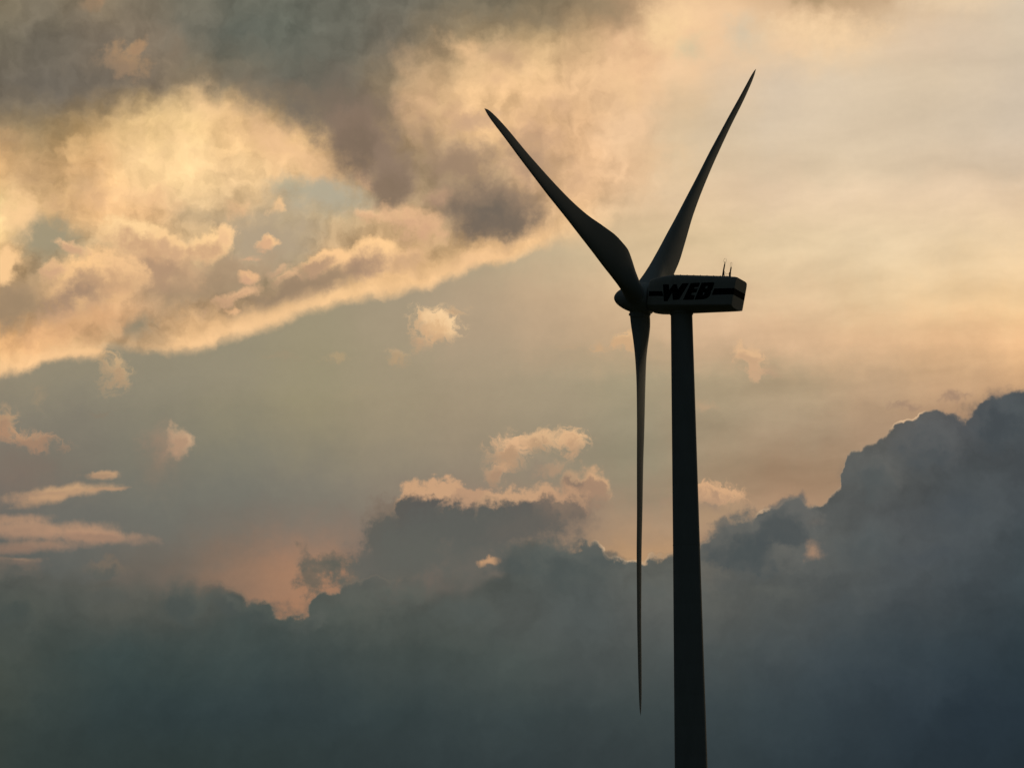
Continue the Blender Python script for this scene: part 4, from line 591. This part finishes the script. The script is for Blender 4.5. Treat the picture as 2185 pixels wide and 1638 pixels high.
m2 = mast([([(-4.73, Y0, 2.22), (-4.70, Y0, 2.70), (-4.74, Y0, 3.10), (-4.758, Y0, 3.30)], [0.08, 0.07, 0.065, 0.06]),
      ([(-4.70, Y0, 2.22), (-4.695, Y0, 2.80)], 0.10),
      ([(-4.62, Y0, 2.70), (-4.70, Y0, 2.72)], 0.03),
      ([(-4.87, Y0, 2.22), (-4.72, Y0, 2.70)], 0.022)],
     ((-4.735, Y0, 3.52), 0.075, 0.24, 0.0, 0.010))
tube_b = bmesh.new()
lathe_z(tube_b, [(2.22, 0.10), (2.36, 0.10), (2.42, 0.06)], 20, True, True, -5.05, -0.6)
link('warning_beacon', tube_b, m_metal, nac, 40)

# hub with spinner
hubz = 0.13
bm = bmesh.new()
prof = [(6.76, 0.02), (6.74, 0.14), (6.68, 0.28), (6.56, 0.45), (6.40, 0.62), (6.15, 0.80), (5.85, 0.97), (5.50, 1.13), (5.15, 1.25), (4.85, 1.35),
        (4.80, 1.42), (4.62, 1.47), (4.2, 1.50), (3.6, 1.50), (3.2, 1.48), (3.06, 1.42), (3.02, 1.34)]
seg = 72
loft(bm, [[(s, r_*math.cos(2*math.pi*i/seg), hubz + r_*math.sin(2*math.pi*i/seg)) for i in range(seg)] for s, r_ in prof])
hub_o = link('spinner', bm, m_blade, tur, 25); hub_o.matrix_local = NAC
bm = bmesh.new()
loft(bm, [[(s, r_*math.cos(2*math.pi*i/seg), hubz + r_*math.sin(2*math.pi*i/seg)) for i in range(seg)] for s, r_ in ((2.8, 1.1), (3.1, 1.1))])
o = link('main_bearing', bm, m_metal, tur, 30); o.matrix_local = NAC

# blades
KR = [1.2, 2.2, 3.5, 5, 7, 9, 12, 16, 20, 25, 30, 35, 38, 39.3, 40]
CH = [1.95, 1.95, 2.25, 2.80, 3.25, 3.25, 2.85, 2.15, 1.7, 1.40, 1.13, 0.93, 0.70, .42, .04]
TK = [1.9, 1.85, 1.65, 1.35, 1.05, .85, .65, .48, .38, .29, .22, .15, .1, .06, .02]
BE = [16, 16, 15.5, 14.5, 13, 11.5, 9, 6.5, 4.5, 3, 1.5, .5, 0, 0, 0]
LE = [.98, .97, .92, .90, .92, .92, .85, .72, .62, .52, .40, .3, .25, .15, .0]
ON = [0, -.08, -.16, -.20, -.22, -.2, -.16, -.06, 0, .08, .08, .02, 0, 0, 0]
def itp(r, Y):
    """smooth (monotone-ish cubic) interpolation of a blade table"""
    if r <= KR[0]: return Y[0]
    for i in range(len(KR)-1):
        if r <= KR[i+1]:
            h = KR[i+1]-KR[i]; t = (r-KR[i])/h
            def sl(j):
                if j <= 0 or j >= len(KR)-1: return (Y[min(j+1, len(KR)-1)]-Y[max(j-1, 0)])/(KR[min(j+1, len(KR)-1)]-KR[max(j-1, 0)])
                a = (Y[j]-Y[j-1])/(KR[j]-KR[j-1]); b = (Y[j+1]-Y[j])/(KR[j+1]-KR[j])
                return 0 if a*b <= 0 else 2*a*b/(a+b)
            m0, m1_ = sl(i)*h, sl(i+1)*h
            return (2*t**3-3*t**2+1)*Y[i] + (t**3-2*t**2+t)*m0 + (-2*t**3+3*t**2)*Y[i+1] + (t**3-t**2)*m1_
    return Y[-1]
def blade_mesh():
    bm = bmesh.new(); rings = []; N = 48
    rs = [0.6, 1.2, 1.6, 2.0, 2.5, 3, 3.5, 4, 4.5, 5, 5.5, 6, 6.6, 7.2, 8, 9, 10, 11, 12] + [12+k for k in range(1, 26)] + [37.6, 38.2, 38.7, 39.1, 39.4, 39.65, 39.82, 39.93, 40.0]
    for r in rs:
        c, t, b, le, on = [itp(r, q) for q in (CH, TK, BE, LE, ON)]
        b = R(b)
        w = min(max((r-2.0)/4.5, 0), 1); w = w*w*(3-2*w)
        ring = []
        for i in range(N):
            a = 2*math.pi*i/N
            s = (1-math.cos(a))/2
            yc = math.sqrt(max(0, s*(1-s)))*t
            ya = t*4.94*(.2969*math.sqrt(s)-.126*s-.3516*s*s+.2843*s**3-.1036*s**4)
            yy = ((1-w)*yc + w*ya)*(1 if a < math.pi else -(1-.35*w))
            X = -le + c*s
            ring.append((X*math.cos(b)+yy*math.sin(b), -X*math.sin(b)+yy*math.cos(b)+on, r))
        rings.append(ring)
    loft(bm, rings)
    return bm
first = None
for k in range(3):
    a = ROT + k*2*math.pi/3
    bd = math.cos(a)*upn + math.sin(a)*lat
    e = -math.sin(a)*upn + math.cos(a)*lat
    d0 = math.cos(CONE)*bd + math.sin(CONE)*n_
    nn = math.cos(CONE)*n_ - math.sin(CONE)*bd
    # right-handed frame: x = chord, y = towards the nose, z = along the blade
    mir = e.cross(nn).dot(d0) < 0
    if first is None:
        bm = blade_mesh()
        if mir:
            for v in bm.verts: v.co.x = -v.co.x
        first = link('blade', bm, m_blade, tur, 60); b_o = first
    else:
        b_o = first.copy(); COL.objects.link(b_o); b_o.parent = tur
    ex = -e if mir else e
    mt = Matrix((ex, nn, d0)).transposed().to_4x4()
    b_o.matrix_local = Matrix.Translation(Vector((0, 0, H)) + n_*OVER) @ mt
    # collar where the blade root leaves the spinner
    if k == 0:
        bm = bmesh.new(); lathe_z(bm, [(1.28, 0.99), (1.30, 1.03), (1.46, 1.03), (1.48, 0.99)], 48, False, False)
        col0 = link('root_collar', bm, m_blade, b_o, 30)
    else:
        cc = col0.copy(); COL.objects.link(cc); cc.parent = b_o
